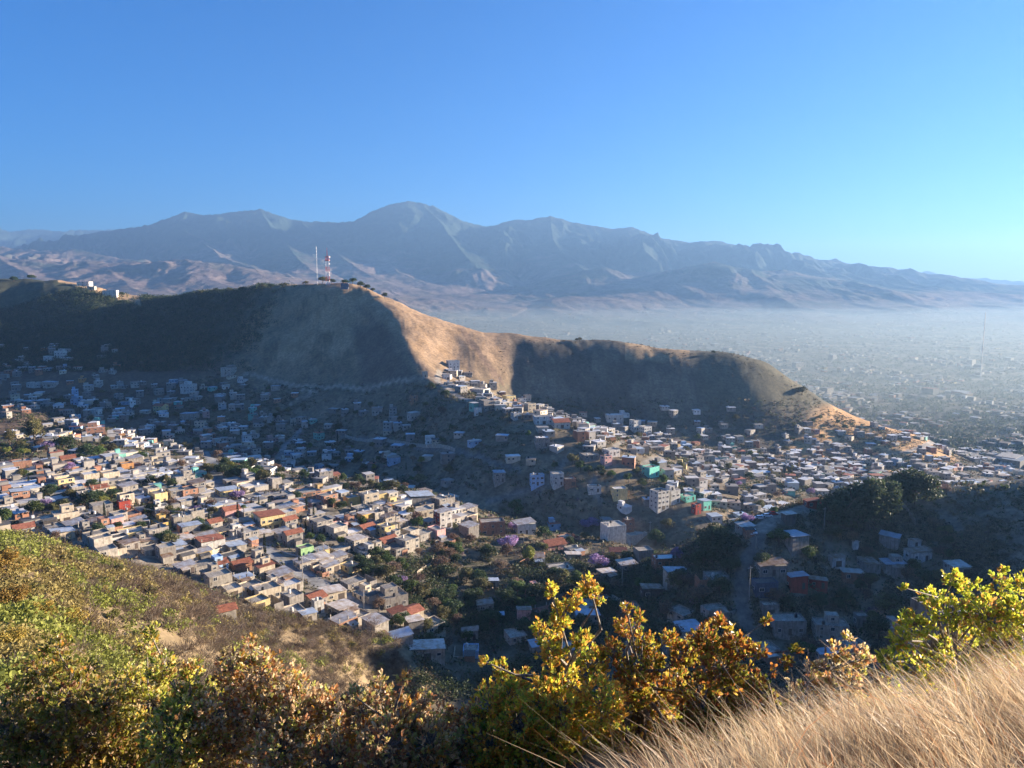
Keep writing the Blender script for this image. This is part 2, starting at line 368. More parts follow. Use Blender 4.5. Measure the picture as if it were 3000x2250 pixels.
def hill_tint(x, y, z):
    r = np.hypot(x, y); th = np.arctan2(x, y); u = 512+F*np.tan(np.clip(th, -1.3, 1.3))
    fw = np.maximum(y*cp - z*sp_, .1); v = 384-F*(y*sp_+z*cp)/fw
    n1 = fbm(x/70, y/70, 4, 101); n2 = fbm(x/18, y/18, 3, 103); n3 = pnoise(x/5, y/5, 105)
    c = np.zeros(x.shape+(3,)); 
    def lay(m, colr): 
        nonlocal c
        m = np.clip(m, 0, 1)[..., None]; c = c*(1-m) + np.array(colr)*m
    lay(np.ones_like(x), (.17,.135,.09))                      # dry scrub ground
    lay(.8*sstep(-.05, .25, n1+.5*n2), (.10,.095,.055))       # darker growth
    lay(.6*sstep(.1, .3, n2+.3*n3), (.24,.18,.115))
    # camera hill: straw
    lay(1-sstep(16, 40, r), (.26,.19,.115))
    # left spur: tan soil with brush
    b = sstep(30, 60, r)*(1-sstep(215, 240, r))*(1-sstep(420, 470, u))
    lay(b*.85, (.205,.15,.085)); lay(b*sstep(-.1, .2, n2)*.6, (.13,.10,.055))
    # town ground: pale dust and concrete
    t = sstep(238, 262, r)*(1-sstep(470, 520, r))*(1-sstep(430, 500, u))
    lay(t*.8, (.20,.175,.14))
    # far slope town
    t2 = sstep(470, 520, r)*(1-sstep(700, 800, r))
    lay(t2*.35*sstep(-.2, .2, n2), (.15,.13,.105))
    t2b = t2*sstep(520, 640, u); lay(t2b*.4, (.13,.11,.085))
    lay(t2*(1-sstep(500, 560, v-(u-400)*.25+20*n2))*sstep(.0, .2, n1+.4*n3)*.5, (.19,.145,.095))
    # tower hill: dry grass
    e = sstep(640, 720, r)*(1-sstep(1400, 1500, r))
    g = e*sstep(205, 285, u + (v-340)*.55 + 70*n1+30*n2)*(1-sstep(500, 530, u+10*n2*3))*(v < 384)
    lay(g*.97, (.37-.05*0, .245, .145)); lay(g*sstep(352, 372, u)*.5, (.27,.19,.12)); lay(g*.7*sstep(.0, .25, n2+.5*n3), (.27,.175,.095)); lay(g*.75*sstep(.12, .3, fbm(x/33, y/60, 4, 131)+.3*n3)*(1-sstep(345, 375, u)), (.13,.10,.06)); lay(g*sstep(350, 385, v+12*n2)*.7, (.15,.12,.08))  # sunlit right side gets a darker grass colour to tone down the light
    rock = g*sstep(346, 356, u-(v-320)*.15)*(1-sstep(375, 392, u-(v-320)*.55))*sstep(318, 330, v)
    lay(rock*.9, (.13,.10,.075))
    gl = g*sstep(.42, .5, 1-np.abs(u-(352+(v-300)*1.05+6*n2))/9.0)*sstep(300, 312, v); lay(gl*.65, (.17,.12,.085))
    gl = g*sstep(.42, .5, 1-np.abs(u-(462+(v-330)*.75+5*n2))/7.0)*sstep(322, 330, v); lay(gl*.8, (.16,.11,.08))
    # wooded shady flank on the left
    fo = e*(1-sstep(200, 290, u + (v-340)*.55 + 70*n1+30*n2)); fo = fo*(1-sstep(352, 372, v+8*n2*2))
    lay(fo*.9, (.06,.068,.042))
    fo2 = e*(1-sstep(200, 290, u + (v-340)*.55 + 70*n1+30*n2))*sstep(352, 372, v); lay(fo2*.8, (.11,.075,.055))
    bare = e*(u > 58)*(u < 140+10*n2)*sstep(-6, 2, 299-v+ (u-60)*.06)*(v > 270); 
    bare = np.where((r > 1000) & (v < 281+(u-62)*.30) & (u > 62) & (u < 142), 1.0, 0.0); lay(bare, (.42,.28,.16))
    # burnt slope right of the saddle, darkened further to stand in for shade
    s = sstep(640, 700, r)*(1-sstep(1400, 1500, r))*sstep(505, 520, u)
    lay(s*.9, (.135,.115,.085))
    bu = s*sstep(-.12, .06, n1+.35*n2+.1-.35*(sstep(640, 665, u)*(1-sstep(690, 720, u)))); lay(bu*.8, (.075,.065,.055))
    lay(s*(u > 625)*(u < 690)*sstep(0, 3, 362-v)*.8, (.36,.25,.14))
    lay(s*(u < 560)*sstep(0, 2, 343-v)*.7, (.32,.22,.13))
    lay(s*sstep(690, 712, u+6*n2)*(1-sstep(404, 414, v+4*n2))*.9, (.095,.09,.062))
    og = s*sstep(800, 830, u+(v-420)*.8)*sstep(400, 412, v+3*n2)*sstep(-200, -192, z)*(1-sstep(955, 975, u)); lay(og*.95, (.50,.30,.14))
    # right near spur
    h = sstep(215, 235, r)*(1-sstep(470, 500, r))*sstep(690, 740, u)
    lay(h*.85, (.215,.17,.12)); lay(h*sstep(.0, .25, n2)*.55, (.13,.11,.075)); lay(h*sstep(.1, .3, n1)*.6, (.28,.22,.15))
    lay(h*sstep(800, 850, u)*(1-sstep(506, 516, v))*sstep(935, 905, u)*.0, (.4,.26,.14))
    # ravine
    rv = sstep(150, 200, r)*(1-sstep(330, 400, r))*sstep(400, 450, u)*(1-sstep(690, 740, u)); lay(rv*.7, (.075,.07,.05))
    for w, cc, P in TR:
        if len(P) < 2: continue
        m = (r < 1100) & (x > min(p[0] for p in P)-12) & (x < max(p[0] for p in P)+12) & (y > min(p[1] for p in P)-12) & (y < max(p[1] for p in P)+12)
        if m.any():
            d = np.full(x.shape, 99.0); d[m] = seg_d(P, x[m], y[m]); lay((1-sstep(w*.8, w*1.3, d+.8*n3)), cc)
    return np.clip(c*(1+.18*n3[..., None]), .01, .8)
rr = np.exp(np.linspace(math.log(.6), math.log(1750), 960))
TT, RR = np.meshgrid(TG, rr)
X = RR*np.sin(TT); Y = RR*np.cos(TT); Z = all_z(X, Y)
V = np.stack([X, Y, Z], -1).reshape(-1, 3)
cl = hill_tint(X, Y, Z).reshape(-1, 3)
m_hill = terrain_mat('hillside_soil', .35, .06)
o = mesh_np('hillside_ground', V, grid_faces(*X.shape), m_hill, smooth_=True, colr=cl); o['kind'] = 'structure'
# small disc under the camera
th = np.linspace(0, 2*math.pi, 33)[:-1]
Vd = np.concatenate([[[0, 0, -1.62]], np.stack([.62*np.sin(th), .62*np.cos(th), hill_z(.62*np.sin(th), .62*np.cos(th))], 1)])
Fd = np.array([[0, 1+(i+1) % 32, 1+i] for i in range(32)])
o = mesh_np('ground', Vd, Fd, m_hill, colr=np.tile([.26, .19, .115], (33, 1))); o['kind'] = 'structure'
# plain
tf = np.linspace(-math.radians(80), math.radians(95), 900)
rr = np.exp(np.linspace(math.log(1750), math.log(4400), 130))
TT, RR = np.meshgrid(tf, rr); X = RR*np.sin(TT); Y = RR*np.cos(TT); Z = all_z(X, Y)
n1 = fbm(X/250, Y/250, 4, 201)[..., None]; n2 = fbm(X/70, Y/70, 3, 202)[..., None]
cl = np.array([.13, .12, .09])*(1+.5*n1) + np.array([.10, .07, .045])*sstep(.0, .3, n2+.3*n1)
m_plain = terrain_mat('plain_soil', .05, .01)
o = mesh_np('plain', np.stack([X, Y, Z], -1).reshape(-1, 3), grid_faces(*X.shape), m_plain, smooth_=True, colr=np.clip(cl, .02, .5).reshape(-1, 3)); o['kind'] = 'structure'
# mountains
tf = np.linspace(-math.radians(46), math.radians(50), 1300)
rr = np.exp(np.linspace(math.log(4400), math.log(19000), 420))
TT, RR = np.meshgrid(tf, rr); X = RR*np.sin(TT); Y = RR*np.cos(TT); Z = all_z(X, Y)
n1 = fbm(X/900, Y/900, 4, 211); n2 = fbm(X/200, Y/200, 4, 212)
fo = np.clip(sstep(-20, 300, Z+380*n1+160*n2+.05*X), 0, 1)[..., None]
dry = np.array([.19, .14, .12])*(1+.35*n2[..., None]); green = np.array([.026, .042, .03])*(1+.5*n2[..., None])
mid_ = sstep(0.0, .25, n2+.4*n1)[..., None]*.55
cl = dry*(1-mid_)+np.array([.10, .085, .06])*mid_
cl = cl*(1-fo)+green*fo
m_mnt = terrain_mat('mountain_soil', .012, .0035, .6, 1.4, .8, 25.0)
o = mesh_np('mountains', np.stack([X, Y, Z], -1).reshape(-1, 3), grid_faces(*X.shape), m_mnt, smooth_=True, colr=np.clip(cl, .01, .5).reshape(-1, 3)); o['kind'] = 'structure'
# ------------------------------------------------------------------ vegetation tools
rng = np.random.default_rng(7)
def foliage_mat(name, trans=.35, rough=.6, noise=0, spec=.25):
    m, nt, b = nodes_mat(name)
    at = N(nt, 'ShaderNodeAttribute', attribute_name='tint')
    oi = N(nt, 'ShaderNodeObjectInfo')
    h = N(nt, 'ShaderNodeHueSaturation')
    mr = N(nt, 'ShaderNodeMapRange'); mr.inputs['To Min'].default_value = .72; mr.inputs['To Max'].default_value = 1.25
    nt.links.new(oi.outputs['Random'], mr.inputs['Value']); nt.links.new(mr.outputs[0], h.inputs['Value'])
    mr2 = N(nt, 'ShaderNodeMapRange'); mr2.inputs['To Min'].default_value = .485; mr2.inputs['To Max'].default_value = .515
    nt.links.new(oi.outputs['Random'], mr2.inputs['Value']); nt.links.new(mr2.outputs[0], h.inputs['Hue'])
    nt.links.new(at.outputs['Color'], h.inputs['Color'])
    nt.links.new(h.outputs[0], b.inputs['Base Color']); b.inputs['Roughness'].default_value = rough
    b.inputs['Specular IOR Level'].default_value = spec
    tr = N(nt, 'ShaderNodeBsdfTranslucent'); nt.links.new(h.outputs[0], tr.inputs['Color'])
    mx = N(nt, 'ShaderNodeMixShader'); mx.inputs[0].default_value = trans
    nt.links.new(b.outputs[0], mx.inputs[1]); nt.links.new(tr.outputs[0], mx.inputs[2])
    nt.links.new(mx.outputs[0], nt.nodes['Material Output'].inputs[0])
    return m
M_LEAF = foliage_mat('leaf_far', .3)
m_bark, nt, b = nodes_mat('bark'); nt.links.new(ramp(nt, noise_out(nt, 9, 5), [(.3, (.05, .035, .025)), (.7, (.16, .12, .09))]), b.inputs['Base Color']); b.inputs['Roughness'].default_value = .95
def rand_dirs(n, r=rng):
    v = r.normal(size=(n, 3)); return v/np.linalg.norm(v, axis=1, keepdims=True)
def quads(P, size, r=rng, aspect=.7, updown=0.0, axis=None):
    """one small random leaf card per point"""
    n = len(P); size = np.broadcast_to(np.asarray(size, float), (n,))[:, None]
    a = rand_dirs(n, r) if axis is None else axis; b = rand_dirs(n, r)
    b = np.cross(a, b); b /= np.maximum(np.linalg.norm(b, axis=1, keepdims=True), 1e-6)
    a = a*size*.5; b = b*size*.5*aspect
    V = np.stack([P-a, P-b*.9+a*.1, P+a, P+b*.9-a*.1], 1).reshape(-1, 3)
    return V, np.arange(4*n).reshape(n, 4)
def lobes(n, k, rx, rz, lr, r=rng, flat=.8, base=0.5):
    """points spread over k lobes filling an ellipsoid crown (centre at 0)"""
    d = rand_dirs(k, r); d[:, 2] = np.abs(d[:, 2])*1.25 - base
    rad = r.uniform(.35, .85, (k, 1)); C_ = d*rad*np.array([rx, rx, rz])
    which = r.integers(0, k, n); dd = rand_dirs(n, r); rr_ = r.uniform(.45, 1.0, (n, 1))**.6
    lrk = lr*r.uniform(.7, 1.3, k)[which][:, None]
    return C_[which] + dd*rr_*lrk*np.array([1, 1, flat]), which, dd
def tint_of(base, n, var=.3, r=rng, which=None):
    base = np.array(base); t = r.uniform(1-var, 1+var, (n, 1))
    if which is not None: t = t*(.75+.5*((which*7919) % 13)/12.0)[:, None]
    c = base*t; c[:, 0] *= r.uniform(.85, 1.2, n); return np.clip(c, .005, .9)
def tube(path, radii, seg=6):
    P = np.array(path, float); n = len(P); V = []; Fc = []
    for i in range(n):
        t = P[min(i+1, n-1)]-P[max(i-1, 0)]; t /= max(np.linalg.norm(t), 1e-9)
        a = np.cross(t, [0.31, .95, .11]); a /= np.linalg.norm(a); b = np.cross(t, a)
        for s in range(seg):
            w = 2*math.pi*s/seg; V.append(P[i]+radii[i]*(math.cos(w)*a+math.sin(w)*b))
    for i in range(n-1):
        for s in range(seg): Fc.append((i*seg+s, i*seg+(s+1) % seg, (i+1)*seg+(s+1) % seg, (i+1)*seg+s))
    return np.array(V), np.array(Fc)
def cat(parts):
    V = []; Fc = []; o = 0
    for v, f in parts: V.append(v); Fc.append(np.asarray(f)+o); o += len(v)
    return np.concatenate(V), np.concatenate(Fc)
def trunk_mesh(h, rad, k=5, spread=.8, r=rng, seg=6, top=.55):
    parts = [tube([(0, 0, -.6), (r.uniform(-.1, .1), r.uniform(-.1, .1), h*.3), (r.uniform(-.3, .3), r.uniform(-.3, .3), h*top)], [rad, rad*.8, rad*.55], seg)]
    for i in range(k):
        a = 2*math.pi*i/k+r.uniform(-.5, .5); z0 = h*r.uniform(.25, top); l = h*spread*r.uniform(.35, .6)
        p0 = np.array([0, 0, z0]); p1 = p0+np.array([math.cos(a)*l*.5, math.sin(a)*l*.5, l*.45]); p2 = p0+np.array([math.cos(a)*l, math.sin(a)*l, l*r.uniform(.7, 1.1)])
        parts.append(tube([p0, p1, p2], [rad*.5, rad*.35, rad*.12], 4))
    return cat(parts)
PROTO = {}
def tree_proto(kind, H, rx, rz, k, lr, n, size, colr, trunk_h=None, rad=.22, var=.35, flat=.8):
    P, w, dd = lobes(n, k, rx, rz, lr, flat=flat)
    zc = H-rz*1.15; P[:, 2] += zc
    P[:, 2] = np.maximum(P[:, 2], H*.12*rng.random(n))
    V, Fc = quads(P, size*rng.uniform(.6, 1.3, n))
    c = tint_of(colr, n, var, which=w)
    cr = mesh_np('crown', V, Fc, M_LEAF, colr=c, link=False)
    tv, tf_ = trunk_mesh(H*.9, rad); tr = mesh_np('trunk', tv, tf_, m_bark, link=False)
    PROTO.setdefault(kind, []).append((H, tr.data, cr.data))
for q in range(3):
    tree_proto('green', 8, 3.4, 3.1, 13, 1.5, 2300, .55, (.075, .115, .03))
    tree_proto('dark', 8, 3.6, 3.2, 14, 1.5, 2500, .5, (.05, .078, .03))
    tree_proto('olive', 7, 3.3, 2.8, 12, 1.4, 2000, .5, (.13, .125, .05))
    tree_proto('lilac', 7, 3.4, 2.4, 12, 1.3, 1700, .45, (.34, .24, .42), var=.25)
    tree_proto('brown', 6, 3.0, 2.5, 12, 1.3, 1300, .40, (.17, .115, .08))
tree_proto('lime', 8, 2.6, 3.4, 11, 1.3, 2200, .45, (.23, .25, .045)); tree_proto('lime', 7, 2.9, 2.8, 11, 1.3, 2000, .45, (.21, .22, .05))
tree_proto('feathery', 14, 3.2, 6.6, 26, 1.5, 4200, .5, (.15, .135, .055), rad=.35)
for q in range(2): tree_proto('tall', 13, 4.0, 6.6, 30, 1.9, 5600, .55, (.06, .082, .038), rad=.35)
for q in range(2): tree_proto('gold', 7, 3.5, 2.8, 15, 1.3, 3600, .36, (.34, .25, .06), var=.3)
def cypress_proto():
    n = 900; z = rng.uniform(.4, 8, n); rr_ = .55*np.clip(1-((z-2.5)/5.6)**2, .05, 1)*rng.uniform(.6, 1, n); a = rng.uniform(0, 6.283, n)
    P = np.stack([rr_*np.cos(a), rr_*np.sin(a), z], 1); V, Fc = quads(P, .38)
    cr = mesh_np('crown', V, Fc, M_LEAF, colr=tint_of((.022, .036, .018), n, .4), link=False)
    tv, tf_ = tube([(0, 0, -.5), (0, 0, 3)], [.14, .1], 6); PROTO['cypress'] = [(8, mesh_np('trunk', tv, tf_, m_bark, link=False).data, cr.data)]
cypress_proto()
def palm_proto():
    parts = []; H = 7
    for i in range(26):
        a = i*2.4; el = rng.uniform(-.3, 1.1); L = rng.uniform(1.9, 2.5); P = []
        for t in np.linspace(0, 1, 6):
            rad = L*t*math.cos(el*(1-t*.4)); z = H+L*t*math.sin(el)-1.3*t*t
            P.append((math.cos(a)*rad, math.sin(a)*rad, z))
        P = np.array(P); side = np.array([-math.sin(a), math.cos(a), 0]); w = np.array([.1, .32, .4, .36, .22, .04])[:, None]
        for sg in (-1, 1):
            E = P+side*w*sg-np.array([0, 0, 1])*w*.45
            Vq = np.concatenate([P, E]); Fq = [(j, j+1, j+7, j+6) for j in range(5)]
            parts.append((Vq, Fq))
    V, Fc = cat(parts); cr = mesh_np('crown', V, Fc, M_LEAF, colr=tint_of((.06, .09, .03), len(Fc), .35), link=False)
    tv, tf_ = tube([(0, 0, -.5), (.15, 0, 3), (0, 0, 7)], [.22, .17, .15], 7); PROTO['palm'] = [(8, mesh_np('trunk', tv, tf_, m_bark, link=False).data, cr.data)]
palm_proto()
def bare_proto():
    for q in range(3):
        parts = []; r = rng
        def br(p, d, L, rad, lev):
            p = np.array(p, float); e = p+d*L; mid = (p+e)/2+r.normal(size=3)*L*.06
            parts.append(tube([p, mid, e], [rad, rad*.8, rad*.6], 4 if lev < 3 else 3))
            if lev >= 5: return
            for _ in range(3 if lev < 3 else 2):
                nd = d+r.normal(size=3)*.55; nd[2] = nd[2]+.12; nd /= np.linalg.norm(nd); br(e, nd, L*r.uniform(.6, .82), rad*.58, lev+1)
        br((0, 0, -.3), np.array([.05, 0, 1.0]), 1.7, .14, 0)
        V, Fc = cat(parts)
        b_ = mesh_np('trunk', V, Fc, m_bark, link=False)
        Pq, w, dd = lobes(700, 10, 2.5, 1.8, 1.1); Pq[:, 2] += 4
        ax = rand_dirs(700); ax[:, 2] = np.abs(ax[:, 2]); V2, F2 = quads(Pq, .8, aspect=.06, axis=ax)
        cr = mesh_np('crown', V2, F2, M_LEAF, colr=tint_of((.16, .12, .10), 700, .35), link=False)
        PROTO.setdefault('bare', []).append((6, b_.data, cr.data))
bare_proto()
KINDWORD = dict(gold='golden yellow tree', green='green leafy tree', dark='dark green tree', olive='olive green tree', lilac='lilac jacaranda tree', brown='brown dry tree',
                lime='yellow-green tree', feathery='tall feathery tree', tall='tall dark tree', cypress='dark narrow cypress', palm='palm tree', bare='bare leafless tree')
KINDNAME = dict(gold='golden_tree', green='leafy_tree', dark='evergreen_tree', olive='olive_green_tree', lilac='jacaranda_tree', brown='dry_tree', lime='yellow_green_tree',
                feathery='feathery_tree', tall='tall_tree', cypress='cypress_tree', palm='palm_tree', bare='bare_tree')
TREES = []
def add_tree(kind, x, y, H, label=None, zoff=0, wide=1.0):
    P = PROTO[kind]; h0, tr, cr = P[rng.integers(0, len(P))]
    z = ground(x, y)+zoff
    e = bpy.data.objects.new(KINDNAME[kind], None); col.objects.link(e); e.location = (x, y, z)
    s = H/h0; e.scale = (s*wide, s*wide, s); e.rotation_euler = (0, 0, rng.uniform(0, 6.28)); e.empty_display_size = .5
    for nm, me in (('trunk', tr), ('crown', cr)):
        c = bpy.data.objects.new(nm, me); c.parent = e; col.objects.link(c)
    u, v = to_pix(x, y, z+H*.5)
    TREES.append(dict(o=e, kind=kind, u=u, v=v, label=label, H=H, x=x, y=y))
    return e
# ------------------------------------------------------------------ houses
def wall_mat(name, c, stain=.35, brick=False, scale=.8):
    m, nt, b = nodes_mat(name)
    oi = N(nt, 'ShaderNodeObjectInfo'); tc = N(nt, 'ShaderNodeTexCoord')
    n1 = noise_out(nt, scale, 5); mp = N(nt, 'ShaderNodeMapping'); mp.inputs['Scale'].default_value = (1.6, 1.6, .22)
    nt.links.new(tc.outputs['Object'], mp.inputs['Vector']); n2 = noise_out(nt, 1.3, 4, vec=mp.outputs[0])
    k = ramp(nt, n1, [(.3, (1-stain,)*3), (.62, (1.08,)*3)]); k2 = ramp(nt, n2, [(.32, (1-stain*1.1, 1-stain*1.15, 1-stain*1.2)), (.55, (1.05,)*3)])
    base = mix_rgb(nt, 1, k, c, 'MULTIPLY')
    if brick:
        br = N(nt, 'ShaderNodeTexBrick'); br.inputs['Scale'].default_value = 1.4; br.inputs['Color1'].default_value = (*c, 1)
        br.inputs['Color2'].default_value = (*[q*.7 for q in c], 1); br.inputs['Mortar'].default_value = (.38, .33, .28, 1)
        mp2 = N(nt, 'ShaderNodeMapping'); mp2.inputs['Rotation'].default_value = (math.pi/2, 0, .7); nt.links.new(tc.outputs['Object'], mp2.inputs['Vector']); nt.links.new(mp2.outputs[0], br.inputs['Vector'])
        base = mix_rgb(nt, 1, k, br.outputs['Color'], 'MULTIPLY')
    base = mix_rgb(nt, 1, base, k2, 'MULTIPLY')
    h = N(nt, 'ShaderNodeHueSaturation'); mr = N(nt, 'ShaderNodeMapRange'); mr.inputs['To Min'].default_value = .8; mr.inputs['To Max'].default_value = 1.12
    nt.links.new(oi.outputs['Random'], mr.inputs['Value']); nt.links.new(mr.outputs[0], h.inputs['Value']); nt.links.new(base, h.inputs['Color'])
    nt.links.new(h.outputs[0], b.inputs['Base Color']); b.inputs['Roughness'].default_value = .9; b.inputs['Specular IOR Level'].default_value = .2
    return m
def tin_mat(name, c, rust=.4, metal=.35, rough=.45):
    m, nt, b = nodes_mat(name); tc = N(nt, 'ShaderNodeTexCoord'); wv = N(nt, 'ShaderNodeTexWave'); wv.bands_direction = 'X'
    wv.inputs['Scale'].default_value = 1.1; wv.inputs['Distortion'].default_value = .1; nt.links.new(tc.outputs['Object'], wv.inputs['Vector'])
    n1 = noise_out(nt, .5, 5); k = ramp(nt, n1, [(.35, (1, 1, 1)), (.6, (1-rust*.6, 1-rust*.8, 1-rust))])
    w = ramp(nt, wv.outputs['Fac'], [(.0, (.78,)*3), (.6, (1.08,)*3)])
    base = mix_rgb(nt, 1, mix_rgb(nt, 1, k, c, 'MULTIPLY'), w, 'MULTIPLY'); nt.links.new(base, b.inputs['Base Color'])
    b.inputs['Metallic'].default_value = metal; b.inputs['Roughness'].default_value = rough
    return m
WM = dict(grey=wall_mat('grey_block_wall', (.30, .275, .245)), light=wall_mat('light_render_wall', (.42, .38, .32)), white=wall_mat('white_wall', (.64, .62, .57), .32),
          cream=wall_mat('cream_wall', (.56, .48, .36), .3), yellow=wall_mat('yellow_wall', (.68, .54, .27), .25), ochre=wall_mat('ochre_wall', (.55, .36, .12), .2), brick=wall_mat('brick_wall', (.44, .20, .115), .25, True),
          red=wall_mat('red_wall', (.38, .07, .05), .25), pink=wall_mat('pink_wall', (.66, .38, .34), .2), green=wall_mat('green_wall', (.36, .55, .26), .2), teal=wall_mat('turquoise_wall', (.20, .60, .48), .15),
          blue=wall_mat('blue_wall', (.34, .50, .70), .15), navy=wall_mat('dark_blue_wall', (.10, .12, .18), .25), orange=wall_mat('orange_wall', (.62, .32, .13), .2), dark=wall_mat('dark_wall', (.10, .09, .085), .3), maroon=wall_mat('maroon_wall', (.20, .05, .045), .2))
RM = dict(conc=wall_mat('concrete_roof', (.38, .34, .28), .45, scale=.4), pale=wall_mat('pale_roof', (.50, .45, .37), .45, scale=.4), terra=wall_mat('terracotta_roof', (.34, .13, .08), .4, scale=.6),
          tin=tin_mat('tin_roof', (.60, .57, .53), .6, .1, .6), rust=tin_mat('rusty_tin_roof', (.38, .31, .26), .8, .2, .7), darkroof=wall_mat('dark_roof', (.12, .115, .11), .3), bluetin=tin_mat('blue_tin_roof', (.42, .50, .60), .4, .2, .6),
          white=wall_mat('white_roof', (.68, .66, .62), .25))
WCOL = {k: v for k, v in dict(grey=(.30, .275, .245), light=(.50, .46, .40), white=(.78, .76, .72), cream=(.66, .57, .43), yellow=(.70, .55, .24), ochre=(.5, .34, .14), brick=(.42, .20, .12), red=(.44, .07, .05), pink=(.62, .38, .34), green=(.36, .62, .3), teal=(.22, .58, .48), blue=(.34, .50, .68), navy=(.08, .12, .25), orange=(.72, .36, .13), dark=(.1, .09, .085), maroon=(.2, .05, .045)).items()}
RCOL = dict(conc=(.34, .32, .29), pale=(.62, .59, .54), terra=(.45, .15, .085), tin=(.68, .70, .72), rust=(.36, .28, .22), darkroof=(.12, .115, .11), bluetin=(.5, .6, .7), white=(.78, .77, .75))
m_glass, nt, b = nodes_mat('window_glass'); b.inputs['Base Color'].default_value = (.02, .025, .035, 1); b.inputs['Roughness'].default_value = .12
m_frame, nt, b = nodes_mat('window_frame'); b.inputs['Base Color'].default_value = (.55, .53, .5, 1); b.inputs['Roughness'].default_value = .6
m_door, nt, b = nodes_mat('door_metal'); b.inputs['Base Color'].default_value = (.10, .075, .06, 1); b.inputs['Roughness'].default_value = .55
m_tank, nt, b = nodes_mat('black_tank_plastic'); b.inputs['Base Color'].default_value = (.03, .03, .035, 1); b.inputs['Roughness'].default_value = .45
m_tankw = wall_mat('pale_tank', (.62, .60, .56), .2)
m_pole = wall_mat('concrete_pole', (.42, .40, .37), .2)
def box(x0, y0, z0, x1, y1, z1):
    V = np.array([(x, y, z) for z in (z0, z1) for y in (y0, y1) for x in (x0, x1)], float)
    return V, np.array([(0, 2, 3, 1), (4, 5, 7, 6), (0, 1, 5, 4), (2, 6, 7, 3), (0, 4, 6, 2), (1, 3, 7, 5)])
def ring(x0, y0, x1, y1, z0, z1, par, t=.18):
    """walls with a parapet: open at the top, inner faces down to z1-par"""
    o = [(x0, y0), (x1, y0), (x1, y1), (x0, y1)]; i = [(x0+t, y0+t), (x1-t, y0+t), (x1-t, y1-t), (x0+t, y1-t)]
    V = [(*p, z0) for p in o]+[(*p, z1) for p in o]+[(*p, z1) for p in i]+[(*p, z1-par) for p in i]
    Fc = [(3, 2, 1, 0)]
    for k in range(4):
        n = (k+1) % 4; Fc += [(k, n, 4+n, 4+k), (4+k, 4+n, 8+n, 8+k), (8+k, 8+n, 12+n, 12+k)]
    Fc.append((12, 13, 14, 15))
    return np.array(V, float), np.array(Fc)
# shared window, door, tank meshes (built facing local -Y, origin at centre, scaled per use)
def multi(name, parts, mats):
    V, Fc = cat([p[:2] for p in parts]); o = mesh_np(name, V, Fc, link=False)
    for m in mats: o.data.materials.append(m)
    idx = np.concatenate([np.full(len(p[1]), p[2]) for p in parts]).astype(np.int32); o.data.polygons.foreach_set('material_index', idx); return o.data
G_WIN = mesh_np('pane', *box(-.5, -.05, -.5, .5, .01, .5), m_glass, link=False).data
fr = [box(-.58, -.08, -.58, -.5, .02, .58), box(.5, -.08, -.58, .58, .02, .58), box(-.5, -.08, .5, .5, .02, .58), box(-.5, -.08, -.58, .5, .02, -.5), box(-.03, -.07, -.5, .03, -.051, .5)]
G_FRM = mesh_np('frame', *cat(fr), m_frame, link=False).data
G_WINDOW = multi('window', [(*box(-.5, -.05, -.5, .5, .01, .5), 0)]+[(*f, 1) for f in fr], [m_glass, m_frame])
def arch_mesh():
    n = 9; pts = [(-.5, 0), (.5, 0)]+[(.5*math.cos(a), 1.0+.5*math.sin(a)) for a in np.linspace(0, math.pi, n)]
    V = [(x, -.06, z) for x, z in pts]+[(x, .02, z) for x, z in pts]; bm_f = []
    me = bpy.data.meshes.new('arched_window'); k = len(pts)
    faces = [tuple(range(k))]+[(i, (i+1) % k, k+(i+1) % k, k+i) for i in range(k)]
    me.from_pydata(V, [], faces); me.materials.append(m_glass); me.update(); return me
G_ARCH = arch_mesh()
G_DOOR = mesh_np('door', *box(-.5, -.06, 0, .5, .01, 1), m_door, link=False).data
def cyl(r, z0, z1, n=10, dome=0):
    a = np.linspace(0, 2*math.pi, n+1)[:-1]; P = [(r*.96, z0), (r, (z0+z1)*.5), (r*.97, z1), (r*.45, z1+dome), (.01, z1+dome*1.05)]
    V = np.array([(rr_*math.cos(t), rr_*math.sin(t), z) for rr_, z in P for t in a]); Fc = [(i*n+s, i*n+(s+1) % n, (i+1)*n+(s+1) % n, (i+1)*n+s) for i in range(len(P)-1) for s in range(n)]
    return V, np.array(Fc)
G_TANK = mesh_np('water_tank', *cyl(.55, 0, 1.15, 10, .22), m_tank, link=False).data
G_TANKW = mesh_np('water_tank', *cyl(.55, 0, 1.15, 10, .22), m_tankw, link=False).data
WORDS = dict(grey='grey block', light='beige', white='white', cream='cream', yellow='yellow', ochre='ochre', brick='brick', red='red', pink='pink', green='green', teal='turquoise', blue='light blue', navy='dark blue', orange='orange', dark='dark', maroon='maroon')
RWORDS = dict(conc='grey flat roof', pale='pale flat roof', terra='red roof', tin='tin roof', rust='rusty tin roof', darkroof='dark roof', bluetin='bluish tin roof', white='white flat roof')
HOUSES = []; OCC = []
def child(name, me, par, loc, rz=0, sc=(1, 1, 1)):
    o = bpy.data.objects.new(name, me); o.parent = par; o.location = loc; o.rotation_euler = (0, 0, rz); o.scale = sc; col.objects.link(o); return o
